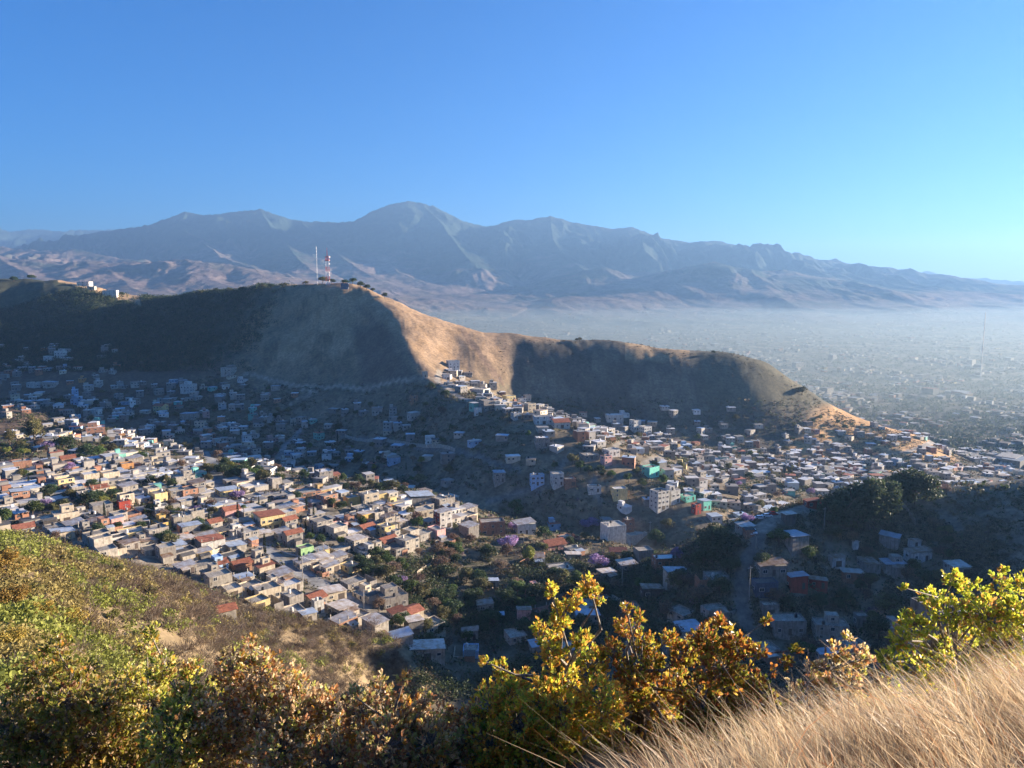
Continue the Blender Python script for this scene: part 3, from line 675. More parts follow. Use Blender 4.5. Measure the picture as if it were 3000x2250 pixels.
def house(x, y, w, d, h, rot, wall='grey', roof='conc', side=None, opts='', name='house', label=None, nick=None, z=None, r=rng):
    """w along local x, d along local y; local -Y wall and local +X / -X wall face the viewer"""
    if z is None:
        c_, s_ = math.cos(rot), math.sin(rot); zs = [ground(x+c_*a*w*.5-s_*b_*d*.5, y+s_*a*w*.5+c_*b_*d*.5) for a, b_ in ((0, 0), (1, -1), (-1, -1), (1, 1), (-1, 1))]
        z = .25*zs[0]+.75*sum(zs)/5+.25; zmin = min(zs)
    else: zmin = z-3
    fd = -(z-zmin)-.8
    e = bpy.data.objects.new(name, None); col.objects.link(e); e.location = (x, y, z); e.rotation_euler = (0, 0, rot); e.empty_display_size = .5
    x0, x1, y0, y1 = -w/2, w/2, -d/2, d/2
    flat = roof in ('conc', 'pale', 'white', 'darkroof') and 'pitch' not in opts
    storeys = max(1, int(round(h/2.9)))
    if flat:
        V, Fc = ring(x0, y0, x1, y1, fd, h, .45); mesh_np('wall', V, Fc, WM[wall], e)
        mesh_np('roof', *box(x0+.2, y0+.2, h-.6, x1-.2, y1-.2, h-.44+.02), RM[roof], e)
    elif roof == 'terra' and 'hip' not in opts or 'pitch' in opts:
        mesh_np('wall', *box(x0, y0, fd, x1, y1, h), WM[wall], e)
        k = min(w, d)*.2; ov = .45
        V = np.array([(x0-ov, y0-ov, h-.1), (x1+ov, y0-ov, h-.1), (x1+ov, 0, h+k), (x0-ov, 0, h+k), (x0-ov, y1+ov, h-.1), (x1+ov, y1+ov, h-.1)])
        V = np.concatenate([V, V-np.array([0, 0, .16])]); Fc = np.array([(0, 1, 2, 3), (3, 2, 5, 4), (7, 6, 9, 8), (8, 9, 10, 11), (0, 6, 7, 1), (4, 5, 11, 10), (0, 3, 9, 6), (3, 4, 10, 9), (1, 7, 8, 2), (2, 8, 11, 5)])
        if d > w: pass
        ro = mesh_np('roof', V, Fc, RM[roof], e)
        gv = np.array([(x0, y0, h-.05), (x0, y1, h-.05), (x0, 0, h+k-.12), (x0+.1, 0, h+k-.12)]); gv2 = gv*np.array([-1, 1, 1])
        mesh_np('gable', np.concatenate([gv, gv2]), np.array([(0, 2, 3, 1), (4, 5, 7, 6)]), WM[wall], e)
    else:
        mesh_np('wall', *box(x0, y0, fd, x1, y1, h), WM[wall], e)
        t = r.uniform(.04, .10)*(1 if r.random() < .5 else -1); ov = .35
        za = h+.12+(abs(t)*w if t < 0 else 0); zb = h+.12+(abs(t)*w if t > 0 else 0)
        V = np.array([(x0-ov, y0-ov, za), (x1+ov, y0-ov, zb), (x1+ov, y1+ov, zb), (x0-ov, y1+ov, za)]); V = np.concatenate([V-np.array([0, 0, .08]), V])
        mesh_np('roof', V, np.array([(0, 3, 2, 1), (4, 5, 6, 7), (0, 1, 5, 4), (1, 2, 6, 5), (2, 3, 7, 6), (3, 0, 4, 7)]), RM[roof], e)
    if side:   # differently painted wall skins on the faces towards the viewer
        mesh_np('side_wall', *box(x0-.04, y0+.01, fd, x0-.002, y1-.01, h-.02), WM[side], e) if 'sideright' not in opts else mesh_np('side_wall', *box(x1+.002, y0+.01, fd, x1+.04, y1-.01, h-.02), WM[side], e)
    if 'up' in opts:      # smaller upper room on part of the roof
        uw, ud = w*r.uniform(.35, .55), d*r.uniform(.45, .7); ux = r.uniform(x0+uw/2+.3, x1-uw/2-.3); uy = y1-ud/2-.25
        V, Fc = ring(ux-uw/2, uy-ud/2, ux+uw/2, uy+ud/2, h-.5, h+2.4, .2, .12); ur = mesh_np('upper_room', V, Fc, WM[wall], e)
        child('window', G_WINDOW, ur, (ux, uy-ud/2, h+1.1), 0, (1.1, 1, .9))
    if 'rebar' in opts:
        for (a, b_) in ((x0+.3, y0+.3), (x1-.3, y0+.3), (x1-.3, y1-.3), (x0+.3, y1-.3), (0, y0+.3)):
            mesh_np('unfinished_column', *box(a-.14, b_-.14, h-.5, a+.14, b_+.14, h+1.5), WM['light'], e)
    if 'lean' in opts:
        lw, ld = r.uniform(2.5, w*.7), r.uniform(2, 3.4); lx = r.uniform(x0+lw/2, x1-lw/2); lh = r.uniform(1.9, 2.5)
        ln = mesh_np('lean_to', *box(lx-lw/2, y0-ld, fd-.8, lx+lw/2, y0-.003, lh), WM[str(r.choice(['grey', 'light', 'brick', 'dark']))], e)
        V = np.array([(lx-lw/2-.2, y0-ld-.25, lh+.02), (lx+lw/2+.2, y0-ld-.25, lh+.02), (lx+lw/2+.2, y0-.05, lh+.5), (lx-lw/2-.2, y0-.05, lh+.5)]); V = np.concatenate([V, V+np.array([0, 0, .07])])
        mesh_np('tin_sheet', V, np.array([(0, 3, 2, 1), (4, 5, 6, 7), (0, 1, 5, 4), (1, 2, 6, 5), (2, 3, 7, 6), (3, 0, 4, 7)]), RM[str(r.choice(['tin', 'rust', 'bluetin', 'darkroof']))], ln)
    if 'yard' in opts:
        sx = r.choice([-1, 1]); a0, a1 = (x1+.005, x1+3.2) if sx > 0 else (x0-3.2, x0-.005); yh = r.uniform(1.4, 2.3); yb = y0+r.uniform(-2.5, 1)
        mesh_np('yard_wall', *cat([box(a0, yb-.14, fd-.8, a1, yb, yh), box(a1-.14 if sx > 0 else a0, yb+.002, fd-.8, a1 if sx > 0 else a0+.14, y1-.1, yh)]), WM[str(r.choice(['grey', 'light', 'cream', 'brick']))], e)
    if 'balcony' in opts:
        mesh_np('balcony', *cat([box(x0, y0-1.0, h*.5-.12, x1, y0-.01, h*.5), box(x0, y0-1.0, h*.5+.001, x1, y0-.9, h*.5+.85)]), WM[wall], e)
    if 'porch' in opts:
        pz = h*.92; V, Fc = cat([box(x0-.2, y0-3.2, pz, x1+.2, y0-.05, pz+.09)]+[box(a-.08, y0-3.1, -2, a+.08, y0-2.95, pz-.002) for a in (x0, 0, x1)])
        mesh_np('porch_roof', V, Fc, RM['tin'], e)
    # openings
    D_ = math.hypot(x, y)
    def openings(face, L, fx):
        if L < 2.5: return
        n = max(1, int(L/r.uniform(2.6, 3.6)))
        if D_ > 480: n = min(n, 3)
        for s in range(storeys):
            zc = s*2.9+1.45
            if zc+.7 > h-.2: continue
            for i in range(n):
                if r.random() < .22 and 'row' not in opts: continue
                t = -L/2+(i+.5)*L/n; ww, hh = r.choice([.9, 1.2, 1.6]), r.choice([.9, 1.2])
                loc, rz = fx(t)
                if s == 0 and i == n//2 and face == 0:
                    child('door', G_DOOR, e, (loc[0], loc[1], -.3), rz, (1.1 if r.random() < .6 else 2.4, 1, 2.35)); continue
                if 'arch' in opts and face == 2:
                    child('arched_window', G_ARCH, e, (loc[0], loc[1], s*3.0+.3), rz, (1.35, 1, 1.25)); continue
                wo_ = child('window', G_WIN if D_ < 380 else G_WINDOW, e, (loc[0], loc[1], zc), rz, (ww, 1, hh))
                if D_ < 380: child('frame', G_FRM, wo_, (0, 0, 0))
    if 'blind' not in opts:
        openings(0, w, lambda t: ((t, y0-.005, 0), 0))
        vx = -x*math.cos(rot)-y*math.sin(rot)          # side seen from the camera
        if vx > 0: openings(1, d, lambda t: ((x1+.045, t, 0), math.pi/2))
        else: openings(2, d, lambda t: ((x0-.045, t, 0), -math.pi/2))
    if ('tank' in opts or r.random() < .4) and flat:
        for q in range(1 if r.random() < .7 else 2):
            child('water_tank', G_TANK if r.random() < .6 else G_TANKW, e, (r.uniform(x0+1, x1-1), r.uniform(y0+1, y1-1), h-.42), 0)
    u, v = to_pix(x, y, z+h*.5)
    HOUSES.append(dict(o=e, u=u, v=v, label=label, nick=nick, wall=wall, roof=roof, st=storeys, x=x, y=y, up='up' in opts))
    OCC.append((x, y, math.hypot(w, d)*.5))
    return e
GROT = math.radians(45)
HP = [  # label | nick | u | v of the near corner | width px | height px | wall | roof | options | rotation deg | side
 ('yellow two-storey house with a grey block side wall beside the brown scrub slope','yellow two-storey house',132,543,32,17,'yellow','pale','row',40,'grey'),
 ('bright red cube-shaped house standing among low cream roofs','red cube house',124,511,14,12,'red','conc','blind tank',42,None),
 ('white two-storey house with a bare brick lower corner','white house with brick corner',161,518,18,15,'white','conc','up',42,None),
 ('tall blank grey concrete block beside a round dark tree','tall grey concrete block',197,525,17,18,'light','conc','blind',42,None),
 ('beige windowless upper block behind the round dark tree','beige windowless block',186,509,16,11,'light','pale','blind',42,None),
 ('light blue box-shaped upper house above coral lower walls','light blue box house',117,529,15,14,'pink','bluetin','',42,'blue'),
 ('open-sided house under a broad white tin canopy','white tin canopy house',139,527,18,11,'light','tin','porch',42,None),
 ('white unfinished two-storey house with bare columns rising from its red roof','unfinished house with bare columns',211,555,32,21,'white','terra','hip rebar',40,'grey'),
 ('yellow-walled house under a dark pitched roof behind the unfinished house','dark-roofed yellow house',220,539,20,11,'yellow','darkroof','pitch',40,None),
 ('orange brick three-bay house at the left edge of the sunlit town','orange brick house at the left',22,471,22,13,'brick','pale','',40,None),
 ('brick house with a red roof left of the pale green-columned house','red-roofed brick house',68,464,17,9,'brick','terra','',40,None),
 ('bright orange two-storey house near the shaded ravine','orange two-storey house',127,471,15,10,'orange','conc','',40,None),
 ('pale grey tall house stepping down over a small red roof','pale grey stepped house',184,489,25,17,'light','pale','up',40,None),
 ('long white two-storey house in deep shade behind tall trees','long white shaded house',263,476,27,11,'white','conc','row',-10,None),
 ('low yellow house under a bluish tin roof at the edge of the trees','blue-roofed yellow house',228,498,26,9,'yellow','bluetin','',40,None),
 ('pale pink house with a small red roof beside a tall cypress','pale pink house',231,518,21,13,'pink','terra','',40,None),
 ('white-walled house with a wide dull red roof at the lower left','wide red-roofed house',24,536,24,12,'white','terra','',40,None),
 ('cream stepped house with two pale slab roofs above the scrub','cream stepped house',66,524,30,17,'cream','pale','up',40,None),
 ('long yellow two-storey building with a row of windows and balcony','long yellow building',270,533,34,24,'yellow','terra','row balcony hip',38,'cream'),
 ('long orange brick building with an arcade front and grey roof','long orange brick building',306,500,34,11,'brick','conc','row',35,None),
 ('blue-walled hall under a wide dark grey roof','blue-walled hall',281,502,27,10,'navy','conc','row',38,None),
 ('large beige concrete house of two joined blocks at the ravine edge','large beige concrete house',369,507,22,18,'cream','pale','',38,None),
 ('ochre-walled house joined to the left of the large beige house','ochre-walled house',352,507,18,13,'ochre','light' if False else 'pale','',38,'ochre'),
 ('long warehouse with a bluish ribbed metal roof at the ravine edge','metal-roofed warehouse',420,507,32,17,'light','bluetin','blind pitch' if False else 'blind',25,None),
 ('broad beige house with a flat pale slab roof below the warehouse','broad flat-roofed house',422,519,26,14,'cream','pale','row',35,None),
 ('white three-storey house with a tin roof and maroon side','white three-storey house with maroon side',443,530,20,22,'white','tin','row',38,'maroon'),
 ('plain light green windowless wall block by the cypress street','light green block',305,558,19,15,'green','conc','blind',42,'grey'),
 ('low shed under a large white tin roof beside the street','white tin-roofed shed',306,572,27,13,'light','tin','',42,None),
 ('cream two-storey building with tall arched windows on its left side','arched-window building',267,604,32,24,'cream','conc','arch tank',40,None),
 ('brick house under a broad terracotta roof left of the street','broad terracotta-roofed house',241,573,24,14,'brick','terra','',42,None),
 ('pale house with a small tower room and red lower roof','pale house with tower room',265,578,22,17,'cream','terra','hip up',42,None),
 ('cream house under a white hipped tin roof near the lower street','white tin-roofed cream house',333,603,30,16,'cream','tin','',38,None),
 ('grey unpainted two-storey house with roof terrace above the ravine','grey terraced two-storey house',392,612,36,26,'grey','conc','row up',35,None),
 ('small house with a pinkish red flat roof above the ravine','pink-roofed small house',397,622,22,12,'grey','terra','hip',35,None),
 ('grey block house with a bright white tin roof at the ravine','bright tin-roofed ravine house',414,637,22,22,'grey','tin','',30,None),
 ('low grey hut with a dull tin roof beside the dirt lane','low tin-roofed hut',401,643,27,15,'grey','bluetin','',25,None),
 ('shed with a wide white corrugated roof crossed by two dark strips','wide corrugated-roof shed',427,661,40,22,'light','tin','',10,None),
 ('brown brick two-storey house with white garage fronts','brown brick garage house',492,536,28,19,'brick','conc','row tank',10,None),
 ('small white gabled house next to a purple jacaranda','small white gabled house',524,535,25,17,'white','tin','',20,None),
 ('tall blank white building with a stepped top at the valley centre','tall white building',613,543,26,27,'white','pale','blind',20,None),
 ('brick-faced annex joined to the right of the tall white building','brick annex',628,541,12,20,'brick','conc','row balcony',20,None),
 ('low white-walled yard house with a bare slab roof beside the annex','white-walled yard house',634,548,26,12,'white','pale','blind',25,None),
 ('white three-storey house with small square windows on the shaded slope','white square-windowed house',659,514,20,24,'white','conc','row',30,None),
 ('white house stepping up behind the square-windowed house','white stepped house',672,506,16,17,'white','pale','up',30,None),
 ('turquoise two-storey house with a flat roof','turquoise two-storey house',687,503,17,9,'teal','pale','',30,None),
 ('bright turquoise house with a darker roof right of the red house','bright turquoise house',704,511,14,12,'teal','bluetin','',30,None),
 ('red two-storey house between turquoise houses','red two-storey house',696,515,10,12,'red','conc','',30,None),
 ('light blue two-storey house with dark windows on the shaded slope','light blue two-storey house',537,489,15,13,'blue','pale','row',10,None),
 ('white three-storey house above a bare brick terrace','white three-storey terrace house',557,490,14,15,'white','pale','row',15,None),
 ('bare brick terrace house joined to a white three-storey house','bare brick terrace house',569,490,14,10,'brick','conc','',15,None),
 ('small white house with a wide dark opening between two dirt roads','small white house between roads',594,495,14,8,'white','conc','',5,None),
 ('white two-storey house with a long low wing on the sunlit ridge','white ridge house with wing',611,458,18,9,'white','pale','row',30,None),
 ('pink two-storey house in front of long grey walls','pink two-storey house',606,467,12,11,'pink','conc','',30,None),
 ('long grey flat-roofed house left of the pink house','long grey flat house',589,463,20,8,'grey','conc','',20,None),
 ('white hall with a dull red pitched roof on the ridge','white red-roofed hall',560,429,20,9,'white','terra','row',15,None),
 ('long white two-storey house left of the red-roofed hall','long white ridge house',543,425,21,10,'white','maroon' if False else 'conc','row',10,None),
 ('low white modern house alone on the shaded slope','low white modern house',614,423,18,7,'white','white','',5,None),
 ('white three-storey block at the edge of the shade','white three-storey block',635,433,12,12,'white','conc','tank',30,None),
 ('white two-storey block joined to the right of the three-storey block','white two-storey block',645,438,13,12,'white','pale','row',30,None),
 ('long white stepped house beside the road below the grassy nose','long white stepped house',479,396,23,8,'white','pale','row',-25,None),
 ('pale yellow two-storey house on the sunlit ridge','pale yellow ridge house',509,404,14,9,'yellow','pale','',30,None),
 ('grey three-storey house with white balcony frames on the ridge','grey three-storey ridge house',487,412,17,12,'grey','conc','balcony',30,'grey'),
 ('narrow white house catching light below the grey three-storey house','narrow white house',478,416,8,8,'white','pale','',30,None),
 ('white house with black openings and a white flat roof on the ridge','white black-windowed house',516,421,11,8,'white','white','row',25,None),
 ('beige cube house with deep windows on the ridge','beige cube house',530,412,12,10,'cream','conc','row',30,None),
 ('white two-storey house topmost in the sunlit ridge row','topmost white ridge house',453,371,14,9,'white','conc','row',20,None),
 ('lone brick cube on the dark grassy slope','lone brick cube',414,404,9,8,'brick','conc','',20,None),
 ('tiny pale hut by the track at the foot of the grassy nose','tiny pale hut',425,378,6,6,'light','pale','',20,None),
 ('small white house on the road bend near the topmost ridge house','small white bend house',446,380,8,6,'white','tin','',20,None),
 ('white two-storey house with a gable at the head of the shaded valley','white gabled valley house',189,394,15,9,'white','pale','up',-20,None),
 ('grey and white house highest on the slope below the grassy hill','highest slope house',229,377,14,8,'light','pale','up',-15,None),
 ('lone small tin-roofed house right of the highest slope house','lone small tin-roofed house',226,389,7,4,'white','tin','',0,None),
 ('lone low tin-roofed house near the dirt track on the grassy hill','lone low house near the track',276,391,9,4,'light','bluetin','',0,None),
 ('white two-storey house in the upper left shaded valley','upper left white house',61,359,11,7,'white','conc','up',-10,None),
 ('small white house left of the upper left white house','small upper left white house',49,363,9,6,'white','pale','',-10,None),
 ('long low white house in a row at the far left of the shaded valley','far left low white house',36,388,14,5,'white','pale','',0,None),
 ('low pale house right beside the far left low white house','low pale row house',51,388,12,5,'light','bluetin','',0,None),
 ('small yellow house with a brown-red lean-to in the shaded valley','small shaded yellow house',161,412,13,8,'yellow','terra','',-15,None),
 ('wide house under a pale bluish roof below the shaded yellow house','wide pale-roofed shaded house',190,420,18,7,'light','bluetin','',-10,None),
 ('white small house with terrace above the sunlit brick house','white terrace house',96,415,11,6,'white','pale','',-10,None),
 ('brick and white house catching sun alone inside the shaded valley','sunlit brick and white house',96,436,22,11,'brick','white','up',30,None),
 ('white modern villa with flat roofs on the far grassy ridge','white modern ridge villa',111,298,14,6,'white','white','row',10,None),
 ('long white villa among trees on the far grassy ridge','long white ridge villa',85,286,12,4,'white','pale','row',0,None),
 ('small pale house below the long white ridge villa','small pale ridge house',92,290,7,3,'light','pale','',0,None),
 ('dark house at the top of the far grassy ridge','dark ridge-top house',68,279,7,3,'dark','conc','',0,None),
 ('dark brown shed with a light blue roof on the tower hill top','brown hilltop shed',299,283,12,5,'maroon','bluetin','blind',0,None),
 ('small white hut left of the red and white mast','small white hilltop hut',310,283,5,4,'white','tin','blind',0,None),
 ('small blue and white kiosk at the lit end of the hilltop','blue hilltop kiosk',345,289,7,5,'navy','white','',0,None),
 ('grey block house with two bluish tin roofs on the near right slope','double tin-roofed block house',793,557,29,19,'grey','bluetin','blind',25,None),
 ('small dark hut with a bright roof below the tree clump','small dark hut',788,526,13,12,'dark','tin','',15,None),
 ('dull red house at the end of the dirt road','dull red house at road end',812,509,17,8,'red','terra','hip',10,None),
 ('long shack under patched bluish tin sheets on the near right slope','long patched shack',889,552,24,15,'grey','bluetin','blind',-35,None),
 ('small white shack uphill of the wide grey-roofed shack','small white shack',914,550,12,9,'white','rust','',10,None),
 ('wide shack with a grey roof and one white gable','wide grey-roofed shack',917,565,24,13,'white','rust','',5,None),
 ('long grey house beside the dirt road on the near right slope','long grey roadside house',770,582,30,16,'grey','rust','row',5,None),
 ('dark house with a slate blue roof beside the dirt road','slate-blue-roofed house',764,599,25,17,'navy','darkroof','',5,None),
 ('bright red house under a blue-white ribbed tin roof','bright red house',796,594,21,17,'red','bluetin','',8,None),
 ('red lean-to with a patched tin roof joined to the bright red house','red lean-to',817,593,20,12,'red','rust','',-12,None),
 ('grey hut with a pale slab roof by the dirt road','grey roadside hut',769,619,18,15,'grey','pale','',5,None),
 ('large flat grey roof compound behind the central oak','large flat grey compound',786,640,34,22,'grey','conc','tank',0,None),
 ('pale grey terrace house with tanks right of the flat compound','pale grey terrace house',829,646,36,26,'light','conc','tank up',-8,None),
 ('small grey annex at the right end of the flat compound','small grey annex',862,628,16,14,'grey','pale','',0,None),
 ('white-walled ruin with blue tin patches on the near right slope','white-walled ruin',836,570,16,12,'white','rust','',10,None),
 ('low brick shack with a pale patched roof','low brick patched shack',851,585,22,12,'brick','tin','',-5,None),
 ('white booth alone on the near right slope','white booth',855,550,6,7,'white','tin','',5,None),
 ('brick house with a white painted slab roof above the ravine','white-slab brick house',665,568,27,14,'brick','white','tank',8,None),
 ('white and blue tin-roofed house hanging over the ravine','white and blue ravine house',676,585,26,16,'light','bluetin','',8,None),
 ('dark corrugated roof shack low in the ravine','dark corrugated shack',651,598,22,14,'dark','rust','',5,None),
 ('grey block tower house right of the yard house','grey block tower house',643,562,20,18,'grey','conc','blind',15,None),
 ('low grey house with a large pale slab below the tiled roofs','large pale slab house',560,577,30,14,'grey','pale','',15,None),
 ('small house with bluish tin roof standing alone in the ravine','lone bluish ravine hut',492,588,14,8,'light','bluetin','',10,None),
 ('small white-roofed house by the terracotta strip roofs','small white-roofed house',573,561,17,9,'light','tin','',10,None),
 ('long terracotta strip roof house in front of the tall white building','terracotta strip house',553,551,28,9,'pink','terra','',25,None),
 ('pale roofed hut seen between the lower oaks','pale hut between the oaks',826,663,21,13,'light','bluetin','',5,None),
 ('ramshackle grey hut low in the shaded ravine','ramshackle ravine hut',470,641,18,13,'grey','rust','',5,None),
 ('low hut with a slate roof in the shaded ravine','slate-roofed ravine hut',497,624,15,8,'dark','bluetin','',5,None),
 ('pinkish-walled house beside the central oak top','pink-walled ravine house',524,622,15,15,'pink','rust','',5,None),
 ('wide bluish-roofed house behind the central oak','wide bluish-roofed house',587,623,26,12,'light','bluetin','',5,None),
 ('grey gabled hut in the shaded ravine','grey gabled ravine hut',485,613,19,12,'grey','rust','',15,None),
 ('low open pavilion with tiled roof behind the tree clump','tile-roofed pavilion',934,495,24,9,'light','terra','',-5,None),
 ('terracotta house seen through bare branches below the arched-window building','terracotta house in the bare trees',225,621,26,14,'light','terra','',35,None),
 ('grey two-storey row house below the arched-window building','grey row house below the arches',291,617,34,17,'cream','conc','row tank',38,None),
 ('narrow white two-storey house with black tanks below the street','narrow white tank house',318,615,14,18,'white','pale','tank',38,None),
 ('small house with a pale green slab roof at the scrub edge','pale green slab house',308,623,20,12,'light','bluetin','',38,None),
]
HRECT = []
for lab, nick, u, v, wp, hp, wall, roof, opts, rot, side in HP:
    h_ = hit(u, v, 60)
    if h_ is None: print('no ground for', nick); continue
    s = F/h_[1]; a = math.radians(rot); cs = abs(math.cos(a))+abs(math.sin(a))*.85
    w = wp/s/cs; d = w*.85 if abs(rot) > 12 else min(w*.6, 12)
    if abs(rot) <= 12: w = wp/s/(math.cos(a)+.6*abs(math.sin(a)))
    depth = w*abs(math.sin(a))+d*abs(math.cos(a)); sn = -h_[2]/math.hypot(h_[0], h_[1], h_[2])
    h = (hp/s-depth*sn)/max(.75, math.sqrt(1-sn*sn)); h = min(max(h, 2.7), 15)
    k = 1+depth*.5/h_[1]
    if roof == 'maroon': roof = 'terra'
    x, y = h_[0]*k, h_[1]*k
    HRECT.append((u-wp*.5, v-hp*1.05, u+wp*.5, v, y))
    house(x, y, w, d, h, a, wall, roof, side, opts, label=lab, nick=nick)
print('hand houses', len(HOUSES))
